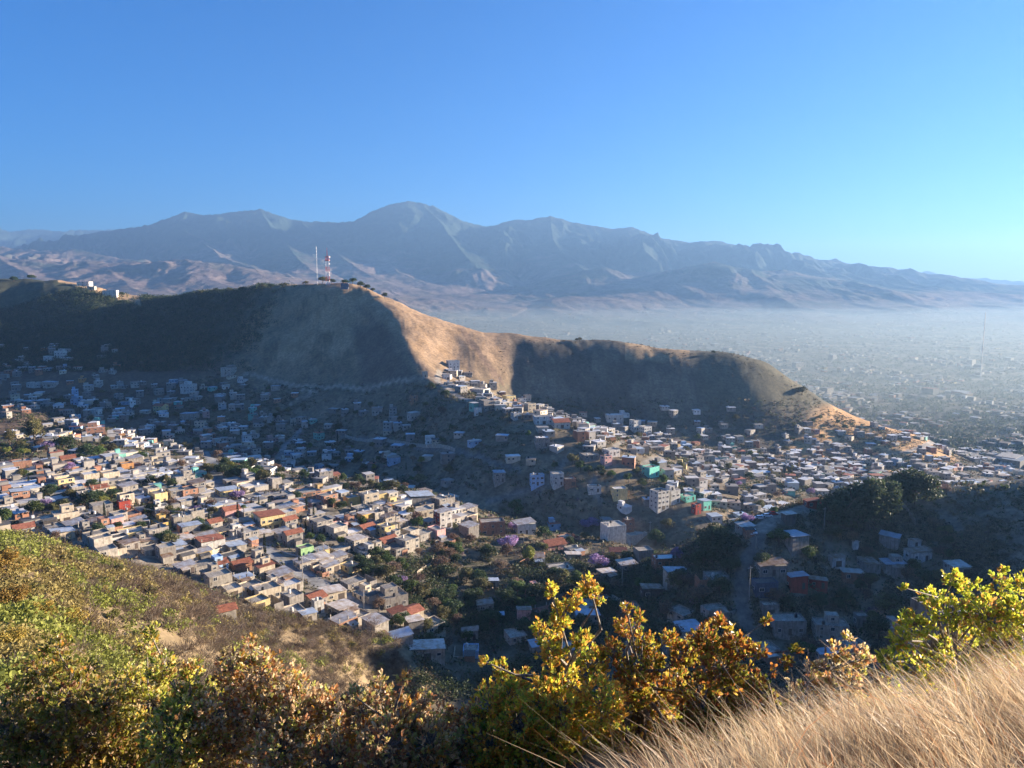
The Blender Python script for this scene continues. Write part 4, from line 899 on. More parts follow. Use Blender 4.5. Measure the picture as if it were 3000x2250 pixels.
# ------------------------------------------------------------------ trees placed from the photograph: kind, u, v of the base, height px, width factor, label
TP = [
 ('feathery',33,447,40,1.0,'tallest tree of the left side, feathery and olive brown, at the shaded ravine edge'),
 ('feathery',8,446,22,1.2,'lower feathery tree at the far left beside the tallest one'),
 ('dark',62,450,18,1.4,'dark round tree right of the tallest feathery tree'),
 ('dark',85,458,16,1.5,None),('green',98,458,14,1.2,None),('olive',109,456,14,1.2,'olive round tree above the sunlit street end'),
 ('lilac',68,473,12,1.3,'lilac jacaranda behind the pale green-columned house'),('lilac',46,451,11,1.4,None),
 ('dark',89,508,21,1.5,'large dark tree clump left of the bright red cube house'),('lime',101,509,17,.9,'yellow-green tree in front of the large dark clump'),
 ('dark',110,502,15,1.2,None),('green',31,519,22,1.0,'bright green tree left of the pink-flowered tree'),('lilac',43,511,14,1.1,'pink-lilac tree beside the bright green tree'),
 ('dark',45,500,14,1.5,None),('green',3,525,20,1.0,None),('olive',60,512,14,1.6,None),
 ('dark',180,524,16,1.3,'dark round tree between the two blank concrete blocks'),('dark',174,521,13,1.2,None),
 ('olive',168,549,18,1.2,'olive tree below the tin canopy sheds at the scrub edge'),('green',158,546,14,1.1,None),
 ('dark',222,476,15,1.3,None),('lime',230,473,14,1.4,'golden green tree in the belt by the ravine'),('dark',240,480,18,1.4,None),('green',250,480,15,1.2,None),('olive',262,484,16,1.3,None),('green',276,486,15,1.2,'bright edge tree ending the belt above the long brick building'),('dark',255,478,14,1.3,None),('olive',208,474,13,1.5,None),
 ('lilac',174,498,9,1.3,None),('dark',170,490,13,1.0,None),
 ('cypress',237,521,19,1,'tall cypress right of the pale pink house'),('palm',243,519,15,1,'palm tree beside the tall cypress'),('cypress',251,509,11,1,None),('cypress',258,508,12,1,None),
 ('cypress',313,521,16,1,'lone cypress behind the long yellow building'),('cypress',264,555,23,1,'tallest cypress by the street corner'),('cypress',299,568,20,1,'cypress in front of the light green block'),('cypress',305,532,13,1,None),('cypress',312,536,12,1,None),('cypress',300,533,10,1,None),
 ('green',309,544,13,.9,'green conical tree above the light green block'),
 ('olive',392,494,16,1.3,'pale olive rounded tree alone at the shaded ravine edge'),('dark',380,494,13,1.4,None),('dark',402,496,12,1.2,None),
 ('dark',340,512,12,1.5,'dark tree in front of the large beige house'),
 ('dark',366,574,16,1.5,None),('olive',376,570,17,1.3,None),('olive',386,580,17,1.3,None),('dark',395,590,18,1.3,None),('lilac',400,588,14,1.1,'faded lilac tree beside the ravine clump'),('green',412,596,20,1.2,'sunlit green tree topping the ravine edge'),('olive',424,600,20,1.1,None),('dark',436,605,18,1.3,None),('dark',360,566,14,1.2,None),
 ('brown',416,525,15,1.2,None),('brown',440,556,16,1.2,None),('brown',449,562,16,1.1,None),('brown',452,545,13,1.1,None),
 ('lilac',509,553,19,1.3,'rounded purple jacaranda above the ravine in the middle'),('lime',529,566,24,1.0,'bright yellow-green tree right of the purple jacaranda'),('dark',486,562,20,1.2,'dark dense tree left of the purple jacaranda'),
 ('green',515,518,19,1.1,'full green tree behind the brown brick garage house'),('dark',544,542,18,1.1,'dark tree right of the small white gabled house'),('olive',541,552,12,1.2,None),
 ('lilac',592,536,17,1.4,'broad lilac jacaranda left of the tall white building'),('olive',586,541,10,1.3,None),('lilac',512,533,12,1.0,None),
 ('lilac',598,570,18,1.4,'dull purple tree below the tall white building'),('olive',612,566,15,1.3,None),('brown',500,572,14,1.4,None),('brown',470,545,13,1.3,None),
 ('dark',656,548,20,1.0,'dark tree beside the grey block tower house'),('olive',668,530,12,1.2,None),
 ('green',518,600,24,1.1,None),('dark',505,606,22,1.2,None),('dark',470,606,18,1.3,None),('dark',455,618,20,1.3,None),('dark',440,636,18,1.4,None),('green',452,598,16,1.1,None),('dark',548,604,20,1.1,None),('dark',610,620,30,.8,'dark pointed tree right of the central oak top'),
 ('tall',716,560,51,1.1,'large dark rounded tree left of the dirt road'),('dark',704,566,22,1.2,None),('dark',735,548,16,1.0,None),
 ('tall',838,536,59,1.0,'tall dark tree at the left of the hilltop clump'),('tall',852,534,66,1.0,None),('tall',868,533,76,.9,'tallest tree in the middle of the hilltop clump'),('tall',884,526,61,1.0,None),('tall',893,508,46,.8,'slim tree standing highest above the clump gap'),
 ('tall',915,508,56,1.3,'broad dark tree at the right of the hilltop clump'),('dark',903,508,22,1.2,None),('tall',846,520,44,.9,None),('lilac',918,500,16,1.2,'bright purple jacaranda in front of the broad dark tree'),('brown',848,522,20,1.0,'reddish bare-looking tree below the hilltop clump'),
 ('bare',948,497,15,1,'bare leafless tree right of the tile-roofed pavilion'),('olive',760,513,15,.9,None),('lilac',747,525,14,1.1,'pinkish lilac tree at the head of the dirt road'),
 ('dark',728,575,20,1.2,None),('dark',720,598,24,1.2,None),('brown',700,605,22,1.3,None),('brown',690,590,20,1.2,None),('dark',762,568,16,1.2,None),('dark',820,610,18,1.3,None),('dark',845,605,18,1.2,None),('brown',870,590,18,1.3,None),('olive',890,612,20,1.4,None),('dark',880,640,26,1.2,None),('olive',905,625,22,1.3,None),('dark',812,560,14,1.2,None),('brown',835,540,16,1.1,None),('brown',868,560,14,1.2,None),('green',806,660,20,1.5,'bright green bushy tree below the grey roof compound'),('palm',795,655,12,1,'palm beside the bright green bushy tree'),('dark',790,612,14,1.6,None),('dark',925,585,18,1.3,None),('brown',945,560,16,1.3,None),('brown',935,530,14,1.2,None),
 ('bare',372,640,26,1,'branching bare tree on the scrub slope'),('bare',214,615,28,1.2,'largest bare tree reaching over the terracotta roofs'),('bare',195,606,22,1.1,None),('bare',262,628,20,1,None),('bare',310,655,22,1,None),('bare',345,668,24,1,None),('bare',160,610,18,1,None),('bare',120,596,16,1,None),('bare',365,655,20,1,None),('bare',240,640,20,1,None),
 ('olive',290,281,6,1.3,None),('olive',315,281,9,1.4,'bushy tree left of the red and white mast'),('olive',336,281,8,1.5,'bushy tree right of the red and white mast'),('dark',352,284,7,1.3,'dark tree right of the blue hilltop kiosk'),('dark',360,288,7,1.3,None),('olive',250,288,7,1.3,'rounded ridge tree standing up on the skyline'),('dark',384,299,7,.9,'last small tree on the slope right of the hilltop'),('dark',372,293,5,1.2,None),
 ('dark',714,355,4,1.2,None),('olive',322,284,8,1.3,None),('dark',331,284,6,1.6,None),('olive',305,286,5,1.4,None),('dark',345,285,6,1.5,None),('dark',366,291,7,1.3,None),('olive',283,288,5,1.5,None),('dark',270,290,6,1.4,None),('olive',262,290,5,1.5,None),('dark',240,291,5,1.5,None),('olive',228,293,6,1.4,None),('dark',215,294,6,1.4,None),('olive',200,297,6,1.4,None),('dark',120,297,5,1.4,None),('dark',52,280,6,1.5,None),('olive',44,279,7,1.4,None),('dark',30,280,6,1.5,None),('dark',12,283,6,1.5,None),('olive',580,342,5,1.6,'small tree alone on the burnt ridge crest'),
 ('dark',600,475,10,1.2,None),('olive',640,440,9,1.3,None),('green',612,480,9,1.4,'olive green tree above the fork of two dirt roads'),('dark',655,470,10,1.2,None),('cypress',565,421,9,1,'cypress behind the white red-roofed hall'),
 ('brown',780,500,9,1.3,None),('green',775,514,9,1.1,None),('olive',803,383+14,10,1.5,'pale bushy tree on the hill shoulder at the right'),('green',156,500,9,1.3,None),
 ('gold',4,580,40,1.0,'golden tree highest up the scrub slope at the far left'),('gold',12,612,34,1.1,None),('gold',40,620,26,1.2,None),('gold',70,628,28,1.1,'golden tree standing farthest into the green brush of the left slope'),('gold',10,652,30,1.2,None),('gold',52,664,22,1.2,None),('lime',88,648,18,1.3,'green-yellow bush right of the golden trees'),('gold',22,700,28,1.2,None),('olive',118,574,12,1.4,None),('olive',62,564,12,1.4,None),('olive',150,596,11,1.4,None),('lime',30,596,16,1.4,None),('lime',112,620,14,1.5,None),('gold',100,596,13,1.3,None),('lime',135,640,14,1.5,None),
]
for kind, u, v, hp, wide, lab in TP:
    h_ = hit(u, v, 60)
    if h_ is None: continue
    Hm = hp*h_[1]/F
    if h_[1] > 1300: continue
    add_tree(kind, h_[0], h_[1]*1.004, Hm, lab, wide=wide)
# ------------------------------------------------------------------ the rest of the town, house by house
def inpoly(P, u, v):
    c = False; j = len(P)-1
    for i in range(len(P)):
        if (P[i][1] > v) != (P[j][1] > v) and u < (P[j][0]-P[i][0])*(v-P[i][1])/(P[j][1]-P[i][1])+P[i][0]: c = not c
        j = i
    return c
TOWN = [(0,452),(100,456),(190,466),(256,482),(330,490),(400,497),(440,500),(470,512),(478,530),(470,545),(455,552),(430,545),(400,560),(372,560),(352,575),(372,590),(400,600),(428,620),(440,650),(430,660),(400,655),(388,640),(330,622),(262,612),(225,592),(150,566),(60,545),(0,535)]
LINES = [[(p[0], p[1]) for p in P] for w, c, P in TR]
def on_road(x, y, m):
    for (w, c, P) in TR:
        if len(P) > 1 and seg_d(P, np.array([x]), np.array([y]))[0] < w+m: return True
    return False
def free(x, y, r_, k=.8):
    for a, b_, q in OCC:
        if (a-x)**2+(b_-y)**2 < ((q+r_)*k)**2: return False
    return True
TPOS = [(t['x'], t['y']) for t in TREES]
def pick_style(r, zone):
    wall = r.choice(['grey', 'light', 'cream', 'white', 'brick', 'pink', 'yellow', 'ochre', 'teal', 'orange', 'blue'], p=[.34, .30, .17, .05, .08, .015, .02, .01, .005, .005, .005] if zone == 'town' else [.40, .30, .08, .06, .07, .02, .01, .01, .02, .01, .02])
    roof = r.choice(['conc', 'pale', 'terra', 'tin', 'rust', 'bluetin', 'white', 'darkroof'], p=[.27, .27, .08, .17, .08, .04, .03, .06] if zone == 'town' else [.30, .20, .03, .18, .09, .12, .06, .02])
    return str(wall), str(roof)
R2 = np.random.default_rng(21)
CAND = []      # every remaining house of the valley; the largest in view become things, the rest one mesh
e1 = np.array([math.cos(GROT), math.sin(GROT)]); e2 = np.array([-math.sin(GROT), math.cos(GROT)])
for i in range(-85, 85):
    for j in range(-85, 85):
        if j % 5 == 3 and R2.random() < .85 or R2.random() < .08: continue
        p = np.array([-120., 370.])+e1*i*7.7+e2*j*8.8+R2.uniform(-1.6, 1.6, 2)
        if p[1] < 200 or math.hypot(*p) > 520: continue
        z = ground(*p); u, v = to_pix(p[0], p[1], z)
        if not (-15 < u < 1040) or not inpoly(TOWN, u, v): continue
        st = 2 if R2.random() < .26 else 1
        w, d = R2.uniform(5.2, 8.4), R2.uniform(5.2, 8.4)
        CAND.append((p[0], p[1], w, d, st*2.6+R2.uniform(-.2, .4), GROT+R2.uniform(-.08, .08), 'town', u, v))
def dens(u, v, x, y):
    n = pnoise(np.array([x/60.]), np.array([y/60.]), 301)[0]
    D = 0
    if u < 480 and 432 < v < 484 and v < 432+ (u*.12): D = .30
    if u < 120 and 345 < v < 395: D = .22
    if 30 < u < 300 and 383 < v < 475: D = .42 if v < 450 else .3
    if u < 60 and 395 < v < 440: D = .25
    if 230 < u < 500 and 408 < v < 500: D = max(D, .3)
    if 215 < u < 265 and 370 < v < 395: D = .2
    nx = [(440,368),(470,385),(500,400),(530,410),(560,424),(610,446),(660,470),(720,498),(760,512)]
    vn = np.interp(u, [p[0] for p in nx], [p[1] for p in nx])
    if 440 < u < 790 and -9 < v-vn < 13: D = .95
    elif 520 < u < 790 and 13 <= v-vn < 60: D = .48
    elif 470 < u <= 520 and 13 <= v-vn < 60: D = .3
    if 560 < u < 1010 and 405+max(0, (u-800))*.28 < v <= vn-9+1000*(u > 760): D = max(D, .5 if v > 425 else .25)
    if 760 < u < 1020 and v < 505 and v > 430: D = max(D, .66)
    if u > 830 and v < 448+(u-830)*.2: D *= .4
    return D*(1+.7*n)
for i in range(-120, 120):
    for j in range(-68, 88):
        p = np.array([60., 620.])+np.array([math.cos(.35), math.sin(.35)])*i*10.4+np.array([-math.sin(.35), math.cos(.35)])*j*11.6+R2.uniform(-3.5, 3.5, 2)
        rr_ = math.hypot(*p)
        if rr_ < 430 or rr_ > 1120 or p[1] < 300: continue
        z = ground(*p); u, v = to_pix(p[0], p[1], z)
        if not (-15 < u < 1040) or R2.random() > dens(u, v, *p): continue
        st = 2 if R2.random() < .3 else 1
        g = math.atan2(ground(p[0]+5, p[1])-ground(p[0]-5, p[1]), ground(p[0], p[1]+5)-ground(p[0], p[1]-5)+1e-6)
        rot = R2.choice([.25, .5, .75, -.2, .1])+R2.uniform(-.15, .15)
        CAND.append((p[0], p[1], R2.uniform(5.2, 9.5), R2.uniform(5, 8), st*2.75+R2.uniform(-.1, .5), rot, 'slope', u, v))
# near right slope and ravine, thinly
for k in range(700):
    u, v = R2.uniform(470, 960), R2.uniform(520, 655)
    if u > 730 and v < 520+abs(u-800)*.05: continue
    dd = .10 if u < 700 else (.035 if u < 740 else .08)
    if R2.random() > dd: continue
    h_ = hit(u, v, 60)
    if h_ is None or h_[1] > 470: continue
    CAND.append((h_[0], h_[1], R2.uniform(5, 8.5), R2.uniform(5, 8), 2.6, R2.uniform(-.1, .6), 'slope', u, v))
def visible(x, y, z):
    D = math.hypot(x, y); t = np.linspace(.12, .985, 60); return bool(np.all(hill_z(x*t, y*t) < z*t+.5))
keep = []
for c in CAND:
    x, y, w, d, h, rot, zone, u, v = c
    if not free(x, y, max(w, d)*.5, .70 if zone == 'town' else .85): continue
    if on_road(x, y, min(w, d)*.42): continue
    if any((a-x)**2+(b_-y)**2 < 16 for a, b_ in TPOS) and R2.random() < .8: continue
    if not visible(x, y, ground(x, y)+h): continue
    zt = ground(x, y); ua, va = to_pix(x, y, zt+h); ub, vb = to_pix(x, y, zt); hw_ = .6*(w+d)/2*F/y; bad = False
    for (a0, b0, a1, b1, yy) in HRECT:
        if y < yy+3:
            ow = min(a1, ua+hw_)-max(a0, ua-hw_); oh = min(b1, vb+hw_*.35)-max(b0, va-hw_*.35)
            if ow > 0 and oh > 0 and ow*oh > .22*(a1-a0)*(b1-b0): bad = True; break
    if bad: continue
    OCC.append((x, y, max(w, d)*.5)); keep.append(c)
print('candidates kept', len(keep))
keep.sort(key=lambda c: -(c[2]+c[3])*(c[4]+2.5)/(c[0]**2+c[1]**2))
N_THINGS = max(0, 298-len(HOUSES))
for c in keep[:N_THINGS]:
    wall, roof = pick_style(R2, c[6]); up = 'up' if (R2.random() < .22 and c[4] < 5) else ''
    house(c[0], c[1], c[2], c[3], c[4], c[5], wall, roof, None, up+(' rebar' if R2.random() < .06 else '')+(' lean' if R2.random() < .4 else '')+(' yard' if R2.random() < .4 else ''), r=R2)
# trees standing between the houses, each on its own
ZT = [((0,430,448,550),140,(4.5,7.5),['olive','dark','green','brown','lilac','lime','cypress'],[.28,.27,.16,.13,.05,.05,.06]),
      ((360,470,550,660),34,(5,8),['dark','green','olive','brown'],[.4,.25,.2,.15]), ((455,700,545,650),46,(5,9),['dark','green','olive','brown','lilac'],[.42,.18,.2,.14,.06]),
      ((690,960,530,655),30,(4.5,8),['dark','olive','brown','green'],[.4,.25,.25,.1]), ((20,480,385,485),60,(5,9),['dark','olive','brown','cypress'],[.5,.28,.17,.05]), ((520,900,420,500),34,(5,8),['dark','olive','green','lilac'],[.4,.3,.2,.1])]
R3 = np.random.default_rng(5)
for (u0, u1, v0, v1), cnt, (ha, hb), ks, ps in ZT:
    k = 0
    for _ in range(cnt*14):
        if k >= cnt: break
        u, v = R3.uniform(u0, u1), R3.uniform(v0, v1); h_ = hit(u, v, 60)
        if h_ is None or h_[1] > 1000 or (h_[1] < 245 and u < 440): continue
        if not free(h_[0], h_[1], 1.2, .8) or on_road(h_[0], h_[1], .8): continue
        kd = str(R3.choice(ks, p=ps)); add_tree(kd, h_[0], h_[1], R3.uniform(ha, hb)*(1.1 if kd == 'cypress' else 1), None, wide=1.0 if kd == 'cypress' else R3.uniform(.85, 1.25)); OCC.append((h_[0], h_[1], 1.5)); k += 1
# the remaining small far houses: one mesh
def mass_houses(lst, name, label, r, detail=True):
    V = []; Fc = []; Cc = []; o = 0
    for (x, y, w, d, h, rot, wall, roof, z) in lst:
        parts = []; wc, rc = np.array(wall), np.array(roof); jit = r.uniform(.8, 1.15)
        parts.append((*box(-w/2, -d/2, -1.6 if detail else -2.5, w/2, d/2, h), wc*jit)); parts.append((*box(-w/2-.2, -d/2-.2, h+.003, w/2+.2, d/2+.2, h+.15), rc*jit))
        if detail:
            if r.random() < .3: parts.append((*box(-w/2+.5, 0, h+.15, w*.05, d/2-.3, h+2.6), wc*jit))
            if r.random() < .5:
                a = r.uniform(-w/3, w/3); parts.append((*box(a-.55, -.5, h+.15, a+.55, .5, h+1.3), np.array([.04]*3 if r.random() < .6 else [.6]*3)))
            for s in range(max(1, int(h/2.8))):
                for t in np.arange(-w/2+1.4, w/2-.8, 3.0):
                    if r.random() < .7: parts.append((*box(t-.6, -d/2-.05, s*2.8+1, t+.6, -d/2-.002, s*2.8+2.1), np.array([.03, .035, .045])))
                for t in np.arange(-d/2+1.4, d/2-.8, 3.0):
                    if r.random() < .6: parts.append((*box(-w/2-.05, t-.6, s*2.8+1, -w/2-.002, t+.6, s*2.8+2.1), np.array([.03, .035, .045]))); 
                    if r.random() < .6: parts.append((*box(w/2+.002, t-.6, s*2.8+1, w/2+.05, t+.6, s*2.8+2.1), np.array([.03, .035, .045])))
        c_, s_ = math.cos(rot), math.sin(rot)
        for pv, pf, pc in parts:
            q = np.stack([x+pv[:, 0]*c_-pv[:, 1]*s_, y+pv[:, 0]*s_+pv[:, 1]*c_, z+pv[:, 2]], 1)
            V.append(q); Fc.append(pf+o); Cc.append(np.tile(pc, (len(pf), 1))); o += len(q)
    ob = mesh_np(name, np.concatenate(V), np.concatenate(Fc), M_MASS, colr=np.concatenate(Cc)); ob['kind'] = 'stuff'; ob['label'] = label; ob['category'] = 'houses'
    return ob
M_MASS, nt, b = nodes_mat('distant_render'); at = N(nt, 'ShaderNodeAttribute', attribute_name='tint')
nt.links.new(mix_rgb(nt, 1, at.outputs['Color'], ramp(nt, noise_out(nt, .3, 4), [(.3, (.72,)*3), (.6, (1.1,)*3)]), 'MULTIPLY'), b.inputs['Base Color']); b.inputs['Roughness'].default_value = .8
def rest_style(c, r):
    wall, roof = pick_style(r, c[6]); return (c[0], c[1], c[2], c[3], c[4], c[5], tuple(.8*q for q in WCOL[wall]), tuple(.8*q for q in RCOL[roof]), ground(c[0], c[1]))
rest = [rest_style(c, R2) for c in keep[N_THINGS:]]
print('mass houses', len(rest))
if rest: mass_houses(rest, 'distant_houses', 'many small grey and white houses packed over the far valley slopes', R2)
# the city on the plain
lst = []; tr_pts = []
for k in range(60000):
    u = R2.uniform(400, 1060); v = 320+165*R2.random()**1.5; X_, Z_ = pix_dir(u, v); D = PLAIN/Z_
    if D > 5200 or D < 800: continue
    x, y = X_*D, D
    if math.hypot(x, y) < 860: continue
    if R2.random() > .55*(1-sstep(3000, 5200, D)*.8): continue
    lst.append((x, y))
    if len(lst) > 13000: break
P = np.array(lst); zz = all_z(P[:, 0], P[:, 1]); uu, vv = to_pix(P[:, 0], P[:, 1], zz+3)
nz = pnoise(P[:, 0]/160, P[:, 1]/160, 402)
ok = (np.abs(zz-PLAIN) < 60) & ((np.hypot(P[:, 0], P[:, 1]) > 1250) | (zz < -188)); hs = []; 
for i in np.nonzero(ok)[0]:
    if nz[i] > R2.uniform(-.2, 1.1):
        r_ = R2; big = r_.random() < .03; w, d = (r_.uniform(14, 34), r_.uniform(12, 24)) if big else (r_.uniform(7, 14), r_.uniform(7, 13))
        wall, roof = pick_style(r_, 'town'); hs.append((P[i, 0], P[i, 1], w, d, r_.uniform(6, 14) if big else r_.uniform(3, 6.5), .6+r_.uniform(-.2, .2), tuple(.55*q for q in WCOL[wall]), tuple(.45*q for q in RCOL[roof]), zz[i]))
    else: tr_pts.append((P[i, 0], P[i, 1], zz[i]))
print('city', len(hs), len(tr_pts))
mass_houses(hs, 'city_houses', 'thousands of tiny pale buildings of the city on the hazy plain', R2, False)
# ------------------------------------------------------------------ bushes and woods that read as a mass
def bushes(name, pts, sizes, cols, nq, label, cat_='bushes', qs=.35, r=R2, flat=.8, var=.3):
    """pts (n,3) ground points"""
    n = len(pts); d = rand_dirs(n*nq, r); d[:, 2] = np.abs(d[:, 2])*flat
    rad = np.repeat(sizes, nq)[:, None]; P = np.repeat(pts, nq, 0)+d*rad*r.uniform(.35, 1, (n*nq, 1))
    P[:, :2] += r.normal(size=(n*nq, 2))*rad*.25
    V, Fc = quads(P, (np.repeat(sizes, nq)*qs)*r.uniform(.6, 1.3, n*nq), r)
    c = np.repeat(cols, nq, 0)*r.uniform(1-var, 1+var, (n*nq, 1))
    o = mesh_np(name, V, Fc, M_LEAF, colr=np.clip(c, .005, .8)); o['kind'] = 'stuff'; o['label'] = label; o['category'] = cat_; return o
def pal(n, choices, p, r=R2): return np.array(choices)[r.choice(len(choices), n, p=p)]*r.uniform(.75, 1.25, (n, 1))
def scatter_pix(n, u0, u1, v0, v1, rmin, rmax, rej, r=R2):
    """random points of the relief between two radii, kept by where they lie"""
    out = []
    th = r.uniform(math.atan((u0-512)/F), math.atan((u1-512)/F), n); rr_ = np.sqrt(r.uniform(rmin**2, rmax**2, n))
    x, y = rr_*np.sin(th), rr_*np.cos(th); z = hill_z(x, y); u, v = to_pix(x, y, z)
    m = (v > v0) & (v < v1); x, y, z, u, v = x[m], y[m], z[m], u[m], v[m]
    m = rej(x, y, u, v); return np.stack([x, y, z], 1)[m], u[m], v[m]
occ = np.array([(a, b_, q) for a, b_, q in OCC])
def clear(x, y, m=0.7):
    k = np.ones(len(x), bool)
    for a, b_, q in OCC: k &= ((x-a)**2+(y-b_)**2 > (q*m)**2)
    for (w, c, P_) in TR:
        if len(P_) > 1: k &= seg_d(P_, x, y) > w+.6
    return k
# valley scrub between the houses
pts, u, v = scatter_pix(90000, -20, 1044, 345, 700, 230, 900, lambda x, y, u, v: (R2.random(len(x)) < np.where((np.hypot(x, y) < 480) & (u < 420), .55, .6)*np.clip(.6+1.2*pnoise(x/50, y/50, 501), .1, 1)) & ~((u > 225) & (u < 520) & (v < 384)) & ~((u > 500) & (v < 398)))
m = clear(pts[:, 0], pts[:, 1], .95); pts = pts[m]; u = u[m]
bushes('valley_scrub', pts, R2.uniform(.9, 2.7, len(pts))*np.where(R2.random(len(pts)) < .1, 1.4, 1), pal(len(pts), [(.06, .08, .036), (.11, .105, .055), (.15, .115, .07), (.10, .07, .05), (.20, .14, .17)], [.36, .27, .20, .15, .02]), 18, 'dark scrub and small trees between the houses of the shaded valley', qs=.5)
pts, u, v = scatter_pix(9000, 400, 735, 545, 700, 205, 420, lambda x, y, u, v: (R2.random(len(x)) < np.clip(.35+1.2*pnoise(x/30, y/30, 508), .05, 1)) & (v > 560-(u-400)*.02))
m = clear(pts[:, 0], pts[:, 1], 1.0); pts = pts[m]
bushes('ravine_wood', pts, R2.uniform(1.6, 3.4, len(pts)), pal(len(pts), [(.055, .08, .032), (.08, .10, .04), (.13, .11, .065)], [.5, .3, .2]), 60, 'dense dark growth filling the shaded ravine', 'wood', qs=.26, flat=1.2)
# slopes of the tower hill
pts, u, v = scatter_pix(9000, 500, 930, 340, 450, 600, 900, lambda x, y, u, v: R2.random(len(x)) < .5*np.clip(.5+1.5*pnoise(x/45, y/45, 502), .05, 1))
bushes('slope_scrub', pts, R2.uniform(.6, 1.8, len(pts)), pal(len(pts), [(.05, .05, .03), (.11, .09, .055), (.19, .16, .13)], [.5, .35, .15]), 16, 'low dark scrub on the burnt slope right of the grassy nose', qs=.5)
# wood on the left flank and along the skyline
pts, u, v = scatter_pix(26000, -30, 300, 262, 372, 650, 1250, lambda x, y, u, v: (u+(v-340)*.55 < 238+75*fbm(x/70, y/70, 4, 101)+R2.normal(size=len(u))*16) & ~((v < 281+(u-62)*.30+2) & (u > 60) & (u < 142) & (R2.random(len(u)) < .9)))
bushes('hillside_wood', pts, R2.uniform(2.0, 4.2, len(pts)), pal(len(pts), [(.03, .05, .022), (.05, .07, .03), (.075, .08, .038)], [.5, .3, .2]), 22, 'dark wood covering the shaded left flank of the tower hill', 'wood', qs=.42, flat=1.5)
# brush of the left spur
reg = lambda x, y, u, v: (u < 400+np.clip(v-650, 0, 200)*.4) & (R2.random(len(x)) < np.clip(.75+.8*pnoise(x/16, y/16, 505), .08, 1)) & (v < 760)
pts, u, v = scatter_pix(9500, -40, 455, 515, 770, 42, 238, reg)
m = clear(pts[:, 0], pts[:, 1], .9); pts, u, v = pts[m], u[m], v[m]
leafy = R2.random(len(u)) < np.clip(1.12-(u+(600-v)*.5)/170, .1, .97); grn = pnoise(pts[:, 0]/22, pts[:, 1]/22, 506)
c1 = np.where((grn > -.08)[:, None], np.array([.20, .215, .045]), np.array([.25, .20, .07]))*R2.uniform(.8, 1.2, (len(u), 1))
bushes('green_brush', pts[leafy], R2.uniform(.9, 2.4, leafy.sum()), c1[leafy], 150, 'olive and green brush covering the near left slope', qs=.24)
nb = ~leafy; n_ = int(nb.sum()); nq = 130; sz = R2.uniform(.8, 2.3, n_); B = np.repeat(pts[nb], nq, 0); S_ = np.repeat(sz, nq)[:, None]
d = rand_dirs(n_*nq, R2); d[:, 2] = np.abs(d[:, 2])+.15; d /= np.linalg.norm(d, axis=1, keepdims=True); q_ = R2.uniform(.2, 1, (n_*nq, 1)); P_ = B+d*S_*q_; P_[:, :2] += R2.normal(size=(n_*nq, 2))*S_*.12
V, Fc = quads(P_, S_[:, 0]*R2.uniform(.3, .7, n_*nq), R2, aspect=.085, axis=d+rand_dirs(n_*nq, R2)*.35)
cc = np.repeat(pal(n_, [(.15, .115, .08), (.20, .155, .105), (.22, .19, .13)], [.45, .35, .2]), nq, 0)*R2.uniform(.7, 1.3, (n_*nq, 1))
o = mesh_np('bare_brush', V, Fc, M_LEAF, colr=cc); o['kind'] = 'stuff'; o['label'] = 'brown leafless brush on the near left slope'; o['category'] = 'bushes'
# scrub and grass tufts of the near right slope
pts, u, v = scatter_pix(30000, 690, 1060, 480, 700, 200, 350, lambda x, y, u, v: R2.random(len(x)) < np.clip(.45+1.0*pnoise(x/20, y/20, 507), .05, 1))
m = clear(pts[:, 0], pts[:, 1], .9); pts = pts[m]
bushes('right_slope_scrub', pts, R2.uniform(.4, 1.7, len(pts))*np.where(R2.random(len(pts)) < .12, 1.5, 1), pal(len(pts), [(.07, .075, .04), (.16, .13, .08), (.21, .17, .12), (.09, .08, .055)], [.35, .3, .15, .2]), 26, 'dark scrub over the near right slope', qs=.45)
# plain trees
tp = np.array(tr_pts); bushes('city_trees', tp, R2.uniform(3.5, 8, len(tp)), pal(len(tp), [(.07, .09, .05), (.10, .11, .07)], [.6, .4]), 12, 'dark tree masses among the buildings of the city plain', 'trees', qs=.6, flat=1.0)
# ------------------------------------------------------------------ masts, poles, cars, walls
m_red, nt, b = nodes_mat('mast_red_paint'); b.inputs['Base Color'].default_value = (.62, .06, .04, 1); b.inputs['Roughness'].default_value = .5
m_white, nt, b = nodes_mat('mast_white_paint'); b.inputs['Base Color'].default_value = (.82, .82, .82, 1); b.inputs['Roughness'].default_value = .5
m_steel, nt, b = nodes_mat('galvanised_steel'); b.inputs['Base Color'].default_value = (.5, .5, .5, 1); b.inputs['Metallic'].default_value = .5; b.inputs['Roughness'].default_value = .5
def strut(a, b_, r_=.08): return tube([a, b_], [r_, r_], 4)
def empty(name, x, y, z, rz=0):
    e = bpy.data.objects.new(name, None); col.objects.link(e); e.location = (x, y, z); e.rotation_euler = (0, 0, rz); e.empty_display_size = .5; return e
h_ = hit(328, 285, 300); hx, hy, hz = h_ if h_ else (-235, 945, 3)
hz = ground(hx, hy)
mast = empty('radio_mast', hx, hy, hz); tag(mast, 'red and white lattice radio mast with dishes on the tower hill', 'mast')
mast.scale = (.85, .85, .85); HM = 50.0; wb, wt = 2.6, 2.0
def hw(z): return wb+(wt-wb)*z/40
bands = [(0, 6, 'white'), (6, 13, 'red'), (13, 20, 'white'), (20, 27, 'red'), (27, 35, 'white'), (35, 41, 'red')]
